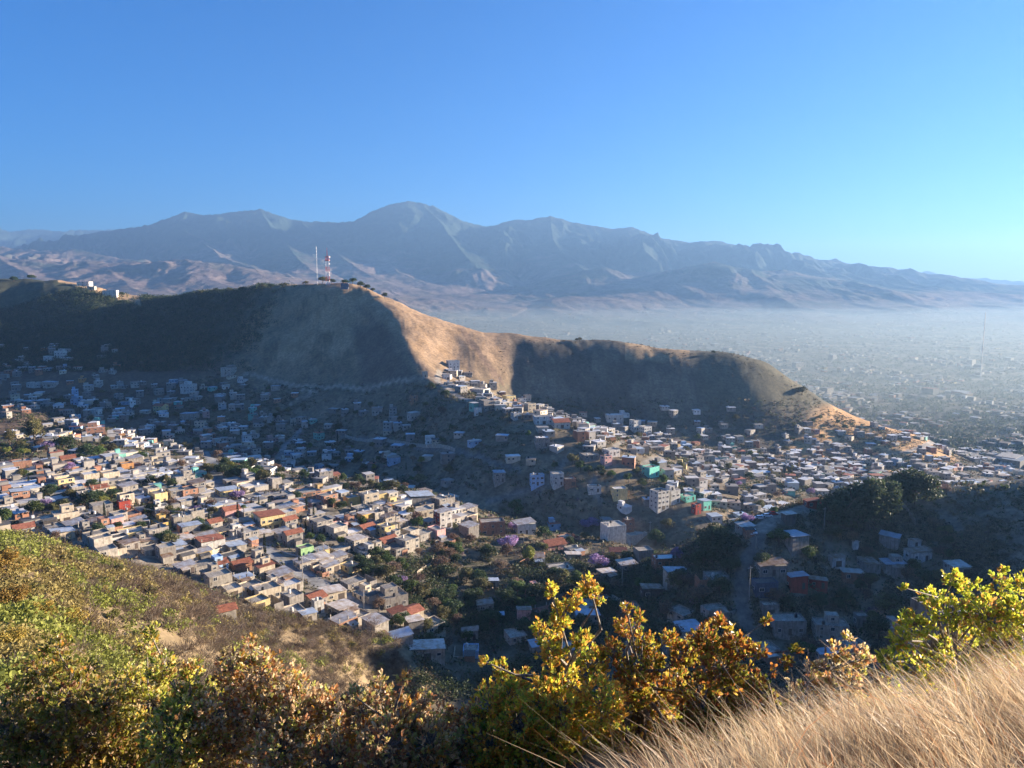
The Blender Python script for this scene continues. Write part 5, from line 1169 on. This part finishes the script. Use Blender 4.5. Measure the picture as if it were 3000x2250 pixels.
for z0, z1, cc in bands:
    parts = []
    for sx in (-1, 1):
        for sy in (-1, 1): parts.append(strut((sx*hw(z0), sy*hw(z0), z0), (sx*hw(z1), sy*hw(z1), z1), .15))
    n = 3; zz_ = np.linspace(z0, z1, n+1)
    for a, b_ in zip(zz_[:-1], zz_[1:]):
        for s in (-1, 1):
            parts += [strut((-hw(a), s*hw(a), a), (hw(b_), s*hw(b_), b_), .075), strut((hw(a), s*hw(a), a), (-hw(b_), s*hw(b_), b_), .075),
                      strut((s*hw(a), -hw(a), a), (s*hw(b_), hw(b_), b_), .075), strut((s*hw(a), hw(a), a), (s*hw(b_), -hw(b_), b_), .075),
                      strut((-hw(a), s*hw(a), a), (hw(a), s*hw(a), a), .07)]
    mesh_np('lattice_band', *cat(parts), m_red if cc == 'red' else m_white, mast)
for z in (35.5, 40.5): mesh_np('platform', *box(-3.1, -3.1, z, 3.1, 3.1, z+.8), m_red, mast)
mesh_np('spire', *cat([strut((-.5, 0, 41), (0, 0, 53), .2), strut((.5, 0, 41), (0, 0, 53), .2), strut((0, 0, 41), (0, 0, 54), .22)]), m_red, mast)
for i, (x, z, hh) in enumerate([(3.4, 40.5, 3.2), (2.9, 36, 1.6), (3.0, 30.8, 2.6), (-2.9, 29.5, 1.4), (2.8, 18.5, 1.4), (2.9, 13.5, 1.6), (2.6, 6.5, 1.4), (0.3, 5, 1.2)]):
    V, Fc = cyl(hh*.5, -.3, .3, 12, .2); o = mesh_np('dish_antenna', V, Fc, m_white, mast); o.location = (x, -1.2, z); o.rotation_euler = (math.pi/2, 0, .5)
h2 = hit(317.5, 285, 300) or (-250, 945, 3)
m2 = empty('guyed_mast', h2[0], h2[1], ground(h2[0], h2[1])); tag(m2, 'thin white and dark guyed mast left of the red and white mast', 'mast')
for z0, z1, mm in ((0, 12, m_white), (12, 17, m_steel), (17, 26, m_white), (26, 34, m_steel), (34, 40, m_white), (40, 48, m_steel)):
    mesh_np('mast_section', *tube([(0, 0, z0), (0, 0, z1)], [.17, .16], 5), mm, m2)
h3 = hit(724, 353.5, 300) or (245, 850, -75)
m3 = empty('thin_mast', h3[0], h3[1], ground(h3[0], h3[1])-.5); tag(m3, 'thin dark pole on the rocky hump of the right ridge', 'mast'); mesh_np('pole', *tube([(0, 0, 0), (0, 0, 9)], [.25, .15], 5), m_steel, m3)
X_, Z_ = pix_dir(976, 432); D = 1700; m4 = empty('plain_mast', X_*D, D, PLAIN); tag(m4, 'tall thin lattice mast standing in the hazy city at the right', 'mast')
mesh_np('pole', *tube([(0, 0, 0), (0, 0, 150)], [1.2, .5], 4), m_steel, m4)
# utility poles and street lamps
def pole(kind, x, y, h, arm, rz, label=None):
    e = empty('street_lamp' if kind == 'lamp' else 'utility_pole', x, y, ground(x, y)-.3, rz); e['category'] = 'street lamp' if kind == 'lamp' else 'pole'
    mesh_np('post', *tube([(0, 0, 0), (0, 0, h)], [.2, .13], 7), m_pole, e)
    if kind == 'lamp':
        mesh_np('arm', *tube([(0, 0, h-.2), (.9, 0, h+.3), (1.7, 0, h+.35)], [.07, .06, .05], 5), m_steel, e); mesh_np('lamp_head', *box(1.5, -.16, h+.24, 2.2, .16, h+.42), m_white, e)
    else:
        mesh_np('crossarm', *box(-.95, -.07, h-.75, .95, .07, h-.6), m_steel, e)
        if arm: mesh_np('crossarm', *box(-.8, -.07, h-1.7, .8, .07, h-1.56), m_steel, e); mesh_np('transformer', *cyl(.32, h-2.9, h-1.9, 8, .05), m_steel, e).location = (.45, -.2, 0)
    if label: e['label'] = label
    return e
POLES = [('pole',183,530,21,1,'utility pole with square arms in front of the large round tree',.3),('lamp',87,508,11,0,'street lamp with curved arm left of the red cube house',.2),('lamp',237,545,18,0,'tall street lamp left of the tallest cypress',.4),
 ('pole',303,588,36,0,'tall bare pole in front of the white tin-roofed shed',.8),('pole',320,573,16,0,'shorter pole right of the white tin-roofed shed',.2),('pole',364,610,24,0,'pole beside the grey terraced two-storey house',.3),('pole',150,468,9,1,'double-armed pole by the shaded ravine left of centre',.2),('pole',155,469,10,0,'plain pole right of the double-armed pole',.6),
 ('pole',145,482,10,0,'pale pole at the top of the street near the orange house',.3),('pole',155,497,12,0,'pale pole lower down the same street',.3),('pole',207,487,9,1,'armed pole near the small white kiosk roof',.2),('pole',367,503+8,12,0,'pole in front of the large beige concrete house',.4),('pole',333,498,9,0,'pole beside the long brick arcade building',.4),
 ('pole',622,588,28,0,'tall thin pole in the ravine below the yard house',.3),('lamp',756,548,14,0,'lamp post beside the white car on the dirt road',2.6),('pole',749,602,40,0,'leaning pole along the dirt road',.2),('pole',824,529,24,0,'tall leaning pole below the hilltop clump',.2),('pole',703,563,16,0,'short white pole left of the dirt road',.2),
 ('pole',727,517,11,0,'thin pole on the sunlit ridge end',.2),('lamp',543,384,7,0,'small lamp on the slope right of the topmost ridge house',.2),('lamp',539,389,5,0,None,.2),('lamp',485+13,385-2,5,0,None,.2),('pole',126,512,9,1,'armed pole in front of the red cube house',.3),('lamp',79,535,16,0,'lamp in the scrub clearing left of the yellow house',.3),
 ('pole',650,532,12,0,'thin pole near the square-windowed house',.3),('pole',446,517,9,0,None,.3),('pole',118,470,9,0,None,.3),('pole',270,500,10,0,None,.3)]
k_ = 0
for kd, u, v, hp, arm, lab, rz in POLES:
    h_ = hit(u, v, 60)
    if not h_: continue
    if lab is None:
        lab = ['second small lamp close beside the first on the upper slope', 'small lamp on the slope above the pale yellow ridge house', 'thin pole right of the metal-roofed warehouse', 'thin pole beside the orange two-storey house', 'thin pole beside the blue-walled hall'][k_]; k_ += 1
    e = pole(kd, h_[0], h_[1], hp*h_[1]/F, arm, rz, lab); e['group'] = 'poles and lamps along the streets'
PTOP = [(o.location.x, o.location.y, o.location.z) for o in col.objects if o.name.startswith('utility_pole')]
PT_H = {}
def cable(a, b_, label):
    (xa, ya, za), (xb, yb, zb) = a, b_; mx, my, mz = (xa+xb)/2, (ya+yb)/2, (za+zb)/2-math.hypot(xb-xa, yb-ya)*.03
    e = mesh_np('overhead_cable', *cat([tube([(xa+o_, ya, za), (mx+o_, my, mz), (xb+o_, yb, zb)], [.05]*3, 3) for o_ in (-.6, .6)]), m_steel); tag(e, label, 'cable', 'overhead cables')
def ptip(u, v, hp):
    h_ = hit(u, v, 60); return (h_[0], h_[1], ground(h_[0], h_[1])+hp*h_[1]/F*.93) if h_ else None
for (a, b_, lb) in [((183,530,21),(303,588,36),'cables slung from the armed pole to the tall bare pole'), ((303,588,36),(364,610,24),'cables between the tall bare pole and the pole by the grey terraced house'), ((303,588,36),(320,573,16),'short cables between the tall bare pole and its shorter neighbour'), ((183,530,21),(126,512,9),'cables from the armed pole toward the red cube house'), ((150,468,9),(145,482,10),'cables crossing above the orange two-storey house'), ((145,482,10),(155,497,12),'cables along the street below the orange two-storey house')]:
    pa, pb = ptip(*a), ptip(*b_)
    if pa and pb: cable(pa, pb, lb)
# cars
m_tyre, nt, b = nodes_mat('tyre_rubber'); b.inputs['Base Color'].default_value = (.02, .02, .02, 1)
def paint(name, c):
    m, nt, b = nodes_mat(name); b.inputs['Base Color'].default_value = (*c, 1); b.inputs['Roughness'].default_value = .3; b.inputs['Coat Weight'].default_value = .5; return m
PA = dict(white=paint('white_car_paint', (.75, .75, .75)), silver=paint('silver_car_paint', (.45, .46, .48)), blue=paint('blue_car_paint', (.05, .09, .2)), red=paint('red_car_paint', (.4, .03, .03)))
def car(x, y, rz, pc, label):
    e = empty('parked_car', x, y, ground(x, y), rz); e['category'] = 'car'; e['label'] = label; e['group'] = 'cars parked along the streets'
    prof = [(-2.1, .3), (-2.15, .75), (-1.95, .95), (-1.0, 1.0), (1.2, 1.0), (2.05, .85), (2.15, .5), (2.1, .3)]; n = len(prof)
    V = [(a, -.85, z) for a, z in prof]+[(a, .85, z) for a, z in prof]; me = bpy.data.meshes.new('body'); me.from_pydata(V, [], [tuple(range(n))[::-1], tuple(range(n, 2*n))]+[(i, (i+1) % n, n+(i+1) % n, n+i) for i in range(n)])
    me.materials.append(PA[pc]); o = bpy.data.objects.new('body', me); o.parent = e; col.objects.link(o)
    V = np.array([(-1.7, -.8, .98), (1.3, -.8, .98), (1.3, .8, .98), (-1.7, .8, .98), (-1.25, -.66, 1.44), (.55, -.66, 1.44), (.55, .66, 1.44), (-1.25, .66, 1.44)])
    mesh_np('window', V, np.array([(0, 1, 5, 4), (1, 2, 6, 5), (2, 3, 7, 6), (3, 0, 4, 7)]), m_glass, e); mesh_np('car_roof', *box(-1.27, -.68, 1.43, .57, .68, 1.5), PA[pc], e)
    for sx in (-1.35, 1.35):
        for sy in (-.86, .86):
            w_ = mesh_np('wheel', *cyl(.33, -.1, .1, 12, .01), m_tyre, e); w_.location = (sx, sy, .33); w_.rotation_euler = (math.pi/2, 0, 0)
    for sy in (-.6, .6): mesh_np('headlight', *box(2.1, sy-.18, .6, 2.17, sy+.18, .76), m_white, e)
CARS = [(251,601,'white',45,'white car parked at the corner below the arched-window building'),(754,533,'white',-95,'white car on the dirt road facing the viewer'),(747,640,'silver',-85,'silver car at the lower end of the dirt road'),(297,546,'silver',-10,'silver car parked beside the light green block'),(320,553,'white',-10,'white car in the yard right of the light green block'),
 (84,487,'silver',20,'small silver car on the bare yard at the left'),(346,605,'white',-45,'white car beside the white hipped tin roof house'),(760,519,'white',0,'white car at the crest where the dirt road turns'),(767,517,'white',0,'second white car right behind it at the crest'),(773,515,'red',0,'reddish car last in the crest row'),(237,594,'blue',45,'dark blue car under the palm left of the arched-window building'),(204,487,'white',0,'white car beside the armed pole near the tree belt')]
for u, v, pc, rz, lab in CARS:
    h_ = hit(u, v, 60)
    if h_: car(h_[0], h_[1], math.radians(rz), pc, lab)
# free-standing block walls
def fence(pix, hgt, mat, label, name='block_wall'):
    P = hits(pix, 60)
    if len(P) < 2: return
    V = []; Fc = []; Q = []
    for a, b_ in zip(P[:-1], P[1:]):
        n = max(1, int(math.hypot(b_[0]-a[0], b_[1]-a[1])/3))
        for i in range(n): Q.append((a[0]+(b_[0]-a[0])*i/n, a[1]+(b_[1]-a[1])*i/n))
    Q.append(P[-1][:2]); o = 0; parts = []
    for a, b_ in zip(Q[:-1], Q[1:]):
        d = np.array([b_[0]-a[0], b_[1]-a[1]]); L = np.linalg.norm(d); nrm = np.array([-d[1], d[0]])/L*.1; g0 = min(ground(*a), ground(*b_)); zt = max(ground(*a), ground(*b_))+hgt
        c4 = [a-nrm, b_-nrm, b_+nrm, a+nrm]; v = np.array([(*c, g0-.6) for c in c4]+[(*c, zt) for c in c4]); parts.append((v, np.array([(0, 3, 2, 1), (4, 5, 6, 7), (0, 1, 5, 4), (1, 2, 6, 5), (2, 3, 7, 6), (3, 0, 4, 7)])))
    ob = mesh_np(name, *cat(parts), mat); tag(ob, label, 'wall', 'block walls')
fence([(902,508),(906,512),(915,526)], 2.2, WM['grey'], 'long grey block wall stepping down the near right slope')
fence([(204,559),(215,556),(228,551),(240,546)], 2.6, WM['cream'], 'long cream wall beside the street above the brown scrub')
fence([(262,558),(276,566),(290,577)], 2.2, WM['grey'], 'dark wall along the street below the cypresses')
fence([(417,576),(432,566),(434,558)], 2.0, WM['cream'], 'pale wall round the yard at the ravine edge')
fence([(345,437),(380,441),(420,447),(455,452)], 2.5, WM['light'], 'long pale retaining wall under the road on the shaded slope')
fence([(520,565),(530,560),(545,556)], 1.8, WM['brick'], 'low brick wall beside the yellow-green tree')
# ------------------------------------------------------------------ labels of the houses and trees that carry none yet
LM = [h for h in HOUSES if h['nick']]
ORD = ['', 'second ', 'third ', 'fourth ', 'fifth ', 'sixth ', 'seventh ', 'eighth ', 'ninth ', 'tenth ', 'eleventh ', 'twelfth ']
def octant(du, dv):
    a = (math.degrees(math.atan2(-dv, du))+360) % 360
    return [('right of', 'first house'), ('to the upper right of', ''), ('above', ''), ('to the upper left of', ''), ('left of', ''), ('to the lower left of', ''), ('below', ''), ('to the lower right of', '')][int((a+22.5)//45) % 8][0]
def assign(items, word, allitems):
    by = {}
    for it in items:
        if it['label']: continue
        L_ = min(LM, key=lambda q: (q['u']-it['u'])**2+(q['v']-it['v'])**2*1.5 if q is not it else 1e9)
        oc = octant(it['u']-L_['u'], it['v']-L_['v']); by.setdefault((id(L_), oc), [L_, oc, []])[2].append(it)
    used = set()
    for L_, oc, its in by.values():
        its.sort(key=lambda t: (t['u']-L_['u'])**2+(t['v']-L_['v'])**2)
        cnt = {}
        for it in its:
            w_ = word(it); k = cnt.get(w_, 0); cnt[w_] = k+1
            lab = f"{ORD[min(k, 11)]}{w_} {oc} the {L_['nick']}"
            if len(lab.split()) > 15: lab = f"{ORD[min(k, 11)]}{w_.split(' with ')[0]} {oc} the {L_['nick']}"
            if lab in used: lab = 'farther '+lab
            used.add(lab); it['label'] = lab
def hword(it):
    st = 'two-storey ' if it['st'] >= 2 else ''
    return f"{WORDS[it['wall']]} {st}house, {RWORDS[it['roof']]}," if False else f"{WORDS[it['wall']]} {st}house with {RWORDS[it['roof']]}"
assign(HOUSES, hword, HOUSES)
for h in HOUSES: h['o']['label'] = h['label']; h['o']['category'] = 'house'; h['o']['group'] = 'houses of the hillside town'
assign(TREES, lambda t: KINDWORD[t['kind']], TREES)
for t in TREES: t['o']['label'] = t['label']; t['o']['category'] = 'tree'; t['o']['group'] = 'trees of the valley and hills'
# ------------------------------------------------------------------ foreground oaks
RF = np.random.default_rng(99)
M_OAK = foliage_mat('oak_leaf', .6, .35, spec=.5)
m_twig, nt, b = nodes_mat('twig_bark'); nt.links.new(ramp(nt, noise_out(nt, 30, 5), [(.3, (.05, .04, .03)), (.55, (.2, .17, .14)), (.7, (.40, .37, .33))]), b.inputs['Base Color']); b.inputs['Roughness'].default_value = .9
PALS = dict(
 left=([(.50, .47, .09), (.32, .36, .06), (.66, .54, .18), (.66, .50, .26), (.36, .18, .07), (.72, .42, .06), (.12, .14, .03)], [.25, .22, .17, .12, .12, .04, .08]),
 rust=([(.66, .46, .26), (.50, .24, .11), (.46, .46, .12), (.74, .60, .34), (.62, .34, .07), (.20, .14, .07), (.55, .48, .32)], [.22, .16, .20, .16, .08, .06, .12]),
 brown=([(.60, .42, .22), (.46, .22, .10), (.66, .54, .30), (.66, .34, .06), (.44, .42, .12), (.18, .12, .07)], [.24, .20, .12, .10, .26, .08]),
 centre=([(.50, .42, .05), (.34, .36, .05), (.55, .26, .05), (.42, .18, .05), (.20, .26, .04), (.60, .45, .10)], [.22, .16, .23, .18, .09, .12]),
 right=([(.52, .48, .05), (.38, .42, .05), (.60, .50, .08), (.55, .30, .06), (.18, .24, .04), (.42, .20, .07)], [.30, .26, .14, .10, .12, .08]))
def leaf_mesh(T, Dn, L, wd, r):
    """folded oval leaves: T tip bases, Dn directions, L lengths"""
    n = len(T); rnd = rand_dirs(n, r); sd = np.cross(Dn, rnd); sd /= np.maximum(np.linalg.norm(sd, axis=1, keepdims=True), 1e-6); up = np.cross(sd, Dn)
    L = L[:, None]; w = wd[:, None]; curl = r.uniform(-.25, .25, (n, 1))
    base = T; mid = T+Dn*L*.5-up*L*.06; tip = T+Dn*L+up*L*curl
    l1 = T+Dn*L*.28+sd*w*.42; l2 = T+Dn*L*.68+sd*w*.5+up*L*curl*.4; r1 = T+Dn*L*.28-sd*w*.42; r2 = T+Dn*L*.68-sd*w*.5+up*L*curl*.4
    V = np.stack([base, l1, l2, tip, r2, r1, mid], 1).reshape(-1, 3); o = np.arange(n)[:, None]*7
    Fc = np.concatenate([o+np.array([[0, 6, 2, 1]]), o+np.array([[6, 4, 3, 2]]), o+np.array([[0, 5, 4, 6]])], 1).reshape(-1, 4)
    return V, Fc
def oak(name, base, lobes_, palette, label, dens=1.0, D=10.5, dj=.8, sprig=1.0, leaf=.066):
    """base = (u, D) of the trunk foot; lobes = (u, v, radius px)"""
    bx, by = (base[0]-512)/F*base[1], base[1]; bz = ground(bx, by)
    e = empty('oak_tree', bx, by, bz); tag(e, label, 'tree', 'oaks in the foreground'); O = np.array([bx, by, bz])
    cs = []; TP_, DR, CO = [], [], []; parts = []
    pc, pp = PALS[palette]; pc = np.array(pc)
    hub = np.array([(lobes_[0][0]-512)/F*D*.6+bx*.4, (D+by)/2, bz+1.3])
    for (u, v, rp) in lobes_:
        d = D+RF.uniform(-dj, dj); c = np.array(pt(u, v, d)); R = rp*d/F; cs.append((c, R))
        n = int(max(6, dens*rp*rp*.30))
        dd = rand_dirs(n, RF); q = RF.uniform(.35, 1.12, (n, 1))**.7; tips = c+dd*q*R*np.array([1, 1.25, 1])
        tips[:, 2] += np.abs(RF.normal(size=n))*R*.12
        out = dd*.55+np.array([0, 0, .65])+rand_dirs(n, RF)*.35; out /= np.linalg.norm(out, axis=1, keepdims=True)
        m = RF.integers(5, 10, n); ti = np.repeat(np.arange(n), m); k = len(ti)
        ld = out[ti]+rand_dirs(k, RF)*.75; ld /= np.linalg.norm(ld, axis=1, keepdims=True)
        TP_.append(tips[ti]+ld*.012-out[ti]*RF.uniform(0, .07, (k, 1))); DR.append(ld)
        tipc = pc[RF.choice(len(pc), n, p=pp)]; lc = np.where(RF.random((k, 1)) < .6, tipc[ti], pc[RF.choice(len(pc), k, p=pp)]); CO.append(lc*RF.uniform(.7, 1.25, (k, 1)))
        # branch to the lobe, twigs to some tips
        mid = hub+(c-hub)*.5+RF.normal(size=3)*.12*np.linalg.norm(c-hub)+np.array([0, 0, -.05]); r0 = .012+.012*R/.3
        parts.append(tube([hub, mid, c], [r0*1.9, r0*1.2, r0*.5], 5))
        for t in tips[RF.random(n) < .35*sprig]:
            m_ = (c+t)/2+RF.normal(size=3)*R*.12; parts.append(tube([c+(t-c)*.1, m_, t], [.006, .0045, .002], 3))
    P = np.concatenate(TP_); Dn = np.concatenate(DR); Cc = np.concatenate(CO); k = len(P)
    L = leaf*RF.uniform(.55, 1.25, k); V, Fc = leaf_mesh(P-O, Dn, L, L*RF.uniform(.42, .62, k), RF)
    mesh_np('leaves', V, Fc, M_OAK, e, colr=np.repeat(np.clip(Cc, .01, .9), 3, 0))
    mesh_np('branches', *((lambda a: (a[0]-O, a[1]))(cat(parts))), m_twig, e, smooth_=True)
    h0 = hub-O; mesh_np('trunk', *tube([(0, 0, -.6), h0*.35+np.array([.06, 0, .1]), h0*.7, h0], [.13, .11, .085, .06], 9), m_bark, e, smooth_=True)
    return k
nl = 0
nl += oak('oak', (40, 11.5), [(57,650,13),(46,672,20),(80,676,16),(22,702,24),(66,704,28),(105,704,22),(8,728,28),(48,738,34),(94,738,32),(10,765,30),(60,772,34),(120,770,30)], 'left', 'green-gold oak with a tall sprig farthest to the left', D=10.5, leaf=.07)
nl += oak('oak', (165, 11), [(150,633,9),(147,650,13),(163,670,16),(130,684,18),(190,672,11),(152,702,26),(188,704,24),(214,694,15),(130,735,32),(176,738,34),(160,770,34),(205,765,28)], 'left', 'yellowish oak whose thin leafy plume rises left of the rounded rusty one', D=10.2)
nl += oak('oak', (260, 10.5), [(249,650,12),(233,668,18),(263,669,19),(246,690,26),(286,692,24),(216,715,26),(260,722,34),(302,716,28),(226,750,32),(282,752,34),(324,706,16),(240,775,30),(310,770,32)], 'rust', 'rounded rusty brown oak, third from the left', D=10)
nl += oak('oak', (395, 10), [(380,692,15),(404,679,8),(425,702,12),(360,714,22),(400,722,22),(445,716,14),(340,742,28),(385,750,30),(430,746,28),(470,736,20),(482,760,26),(330,768,28),(376,775,30),(430,775,30),(396,700,10),(352,695,9),(455,735,26),(475,720,18),(450,765,28),(415,735,24),(478,748,22),(366,735,24)], 'brown', 'half bare brown oak with grey twigs between the rusty and the golden ones', dens=.75, D=9.6, sprig=2.2)
nl += oak('oak', (575, 10.5), [(551,591,8),(590,587,11),(573,603,10),(599,600,6),(560,622,12),(540,632,10),(580,641,12),(552,650,16),(592,666,20),(560,680,20),(500,670,11),(486,662,6),(525,690,20),(490,704,18),(560,710,28),(602,706,26),(520,728,28),(575,745,32),(535,764,32),(590,772,30),(490,745,26),(556,606,7),(540,705,24),(585,728,28),(612,752,30),(510,700,20),(555,735,30),(505,768,28),(560,775,30)], 'centre', 'golden oak with the highest leafy plume in the middle of the foreground', D=10)
nl += oak('oak', (650, 11), [(627,609,6),(624,628,11),(642,640,14),(612,655,15),(650,661,18),(668,640,10),(682,656,14),(635,686,24),(680,692,22),(662,722,26),(625,738,26),(640,765,28),(690,745,20),(640,618,6),(655,705,26),(670,750,28),(620,710,24),(700,765,26),(650,775,28)], 'centre', 'orange-gold oak filling the gap right of the highest plume', D=10.8)
nl += oak('oak', (725, 10.5), [(719,622,8),(706,640,16),(736,645,16),(766,621,5),(690,652,14),(761,650,7),(721,670,24),(750,682,17),(772,672,6),(700,702,26),(746,706,22),(796,650,5),(785,662,7),(772,702,12),(730,735,24),(780,722,12),(700,735,22),(760,735,20),(725,700,22),(755,745,20),(715,755,22),(800,728,14)], 'centre', 'yellow-orange oak with a detached sprig beside the dirt road end', D=10.2)
nl += oak('oak', (845, 12), [(847,638,6),(836,655,12),(860,660,14),(815,669,12),(850,680,17),(826,690,15),(800,690,12),(876,686,14),(860,705,13),(790,706,12),(820,712,14)], 'rust', 'low reddish oak in the dip left of the large yellow oak', D=11.8)
nl += oak('oak', (960, 12), [(1003,570,5),(1001,586,11),(1021,586,12),(953,581,10),(975,596,15),(931,599,12),(948,612,18),(985,618,20),(1016,612,18),(905,588,4),(915,626,15),(902,641,12),(931,646,20),(966,646,22),(1006,646,22),(1042,622,26),(890,661,12),(915,672,18),(950,676,20),(986,673,20),(1031,670,20),(890,690,12),(930,697,16),(962,695,14),(1000,700,18),(880,712,10)], 'right', 'large bright yellow-green oak farthest to the right', D=11.2)
print('oak leaves', nl)
# ------------------------------------------------------------------ dry grass of the near slope
def grass(n, name, label, reg, Lr, lean, colA, colB, r=RF, w=.0024, L_top=.36):
    th = r.uniform(math.radians(reg[0]), math.radians(reg[1]), n); rr_ = np.sqrt(r.uniform(reg[2]**2, reg[3]**2, n))
    x, y = rr_*np.sin(th), rr_*np.cos(th)
    cl = pnoise(x/.35, y/.35, 601); cl = cl+.5*pnoise(x/.9, y/.9, 607); k = r.random(n) < np.clip(.5+1.5*cl, .05, 1); x, y = x[k], y[k]; n = len(x)
    z = hill_z(x, y)-.03; ub, vb = to_pix(x, y, z+L_top)
    k = (L_top < 0) | (vb > np.interp(ub, [540, 600, 640, 720, 850, 950, 1030], [880, 850, 808, 765, 727, 696, 668])-RF.exponential(13, n)); x, y, z = x[k], y[k], z[k]; n = len(x)
    B = np.stack([x, y, z], 1)
    L = r.uniform(*Lr, n)*(1+.35*pnoise(x/.8, y/.8, 602))*np.where(r.random(n) < .15, 1.45, 1); L = L[:, None]
    ln = np.array(lean)+np.stack([pnoise(x/1.2, y/1.2, 603), pnoise(x/1.2, y/1.2, 604), np.zeros(n)], 1)*.25+r.normal(size=(n, 3))*np.array([.3, .3, .08])
    T1 = B+L*(np.array([0, 0, .42])+ln*.18); T2 = B+L*(np.array([0, 0, .78])+ln*.52); T3 = B+L*(np.array([0, 0, 1.0])+ln*1.0)
    sd = np.cross(np.array([0, 0, 1.0])+ln, rand_dirs(n, r)); sd /= np.linalg.norm(sd, axis=1, keepdims=True); W_ = w*r.uniform(.6, 1.4, (n, 1))
    head = (r.random((n, 1)) < .45)
    V = np.stack([B-sd*W_*.5, B+sd*W_*.5, T1-sd*W_*.45, T1+sd*W_*.45, T2-sd*W_*np.where(head, .9, .35), T2+sd*W_*np.where(head, .9, .35), T3-sd*W_*.12, T3+sd*W_*.12], 1).reshape(-1, 3)
    o = np.arange(n)[:, None]*8; Fc = np.concatenate([o+np.array([[0, 1, 3, 2]]), o+np.array([[2, 3, 5, 4]]), o+np.array([[4, 5, 7, 6]])], 1).reshape(-1, 4)
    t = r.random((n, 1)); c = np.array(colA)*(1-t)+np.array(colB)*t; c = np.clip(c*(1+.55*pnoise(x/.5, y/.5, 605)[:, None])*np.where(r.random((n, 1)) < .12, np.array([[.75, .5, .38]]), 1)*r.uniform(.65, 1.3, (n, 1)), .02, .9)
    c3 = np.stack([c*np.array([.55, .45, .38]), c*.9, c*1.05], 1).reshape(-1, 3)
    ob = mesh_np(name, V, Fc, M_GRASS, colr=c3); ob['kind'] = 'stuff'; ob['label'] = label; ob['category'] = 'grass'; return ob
M_GRASS = foliage_mat('dry_grass', .45, .5, spec=.4)
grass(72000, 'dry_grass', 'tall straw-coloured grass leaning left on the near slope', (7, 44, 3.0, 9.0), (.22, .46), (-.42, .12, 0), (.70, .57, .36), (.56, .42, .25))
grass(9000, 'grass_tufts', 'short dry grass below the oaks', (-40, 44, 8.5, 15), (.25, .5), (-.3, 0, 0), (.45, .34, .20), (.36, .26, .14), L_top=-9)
# ------------------------------------------------------------------ single weed standing in the grass
x0, y0 = pt(803, 740, 5.6)[:2]; we = empty('dry_weed', x0, y0, ground(x0, y0)); tag(we, 'thin reddish dead weed standing alone in the dry grass', 'weed')
pr = []
for i in range(26):
    z0 = RF.uniform(.15, .85); a = RF.uniform(0, 6.28); l = RF.uniform(.06, .2)*(1.1-z0); pr.append(tube([(0, 0, z0), (math.cos(a)*l, math.sin(a)*l, z0+l*1.1)], [.003, .0015], 3))
mesh_np('stem', *cat([tube([(0, 0, -.05), (.02, 0, .5), (0, 0, 1.0)], [.006, .005, .002], 4)]+pr), m_twig, we)
# ------------------------------------------------------------------ air
def volume_box(name, lo, hi, density, colr, aniso):
    x0, y0, z0 = lo; x1, y1, z1 = hi
    V = [(x, y, z) for z in (z0, z1) for y in (y0, y1) for x in (x0, x1)]
    Fc = [(0, 2, 3, 1), (4, 5, 7, 6), (0, 1, 5, 4), (2, 6, 7, 3), (0, 4, 6, 2), (1, 3, 7, 5)]
    m = bpy.data.materials.new(name+'_air'); m.use_nodes = True; nt = m.node_tree; nt.nodes.clear()
    v = nt.nodes.new('ShaderNodeVolumePrincipled'); v.inputs['Density'].default_value = density
    v.inputs['Color'].default_value = (*colr, 1); v.inputs['Anisotropy'].default_value = aniso
    out = nt.nodes.new('ShaderNodeOutputMaterial'); nt.links.new(v.outputs[0], out.inputs['Volume'])
    o = mesh_np(name, V, Fc, m); o['kind'] = 'stuff'; return o
HZ = volume_box('haze', (-19500, -2200, -420), (21500, 19800, 1130), 1.05e-4, (.19, .36, .65), .3)
HZ['label'] = 'pale blue morning haze over the valley and mountains'; HZ['category'] = 'haze'

MS = volume_box('valley_mist', (-1500, 930, -232), (9500, 7600, -128), 7e-4, (.36, .47, .55), .35)
MS['label'] = 'thin layer of pale sunlit mist lying over the distant valley floor'; MS['category'] = 'mist'
M2 = volume_box('upper_mist', (-1200, 2600, -120), (9500, 8300, -80), 1.2e-4, (.36, .48, .6), .3)
M2['label'] = 'fainter veil of mist above the distant valley floor'; M2['category'] = 'mist'
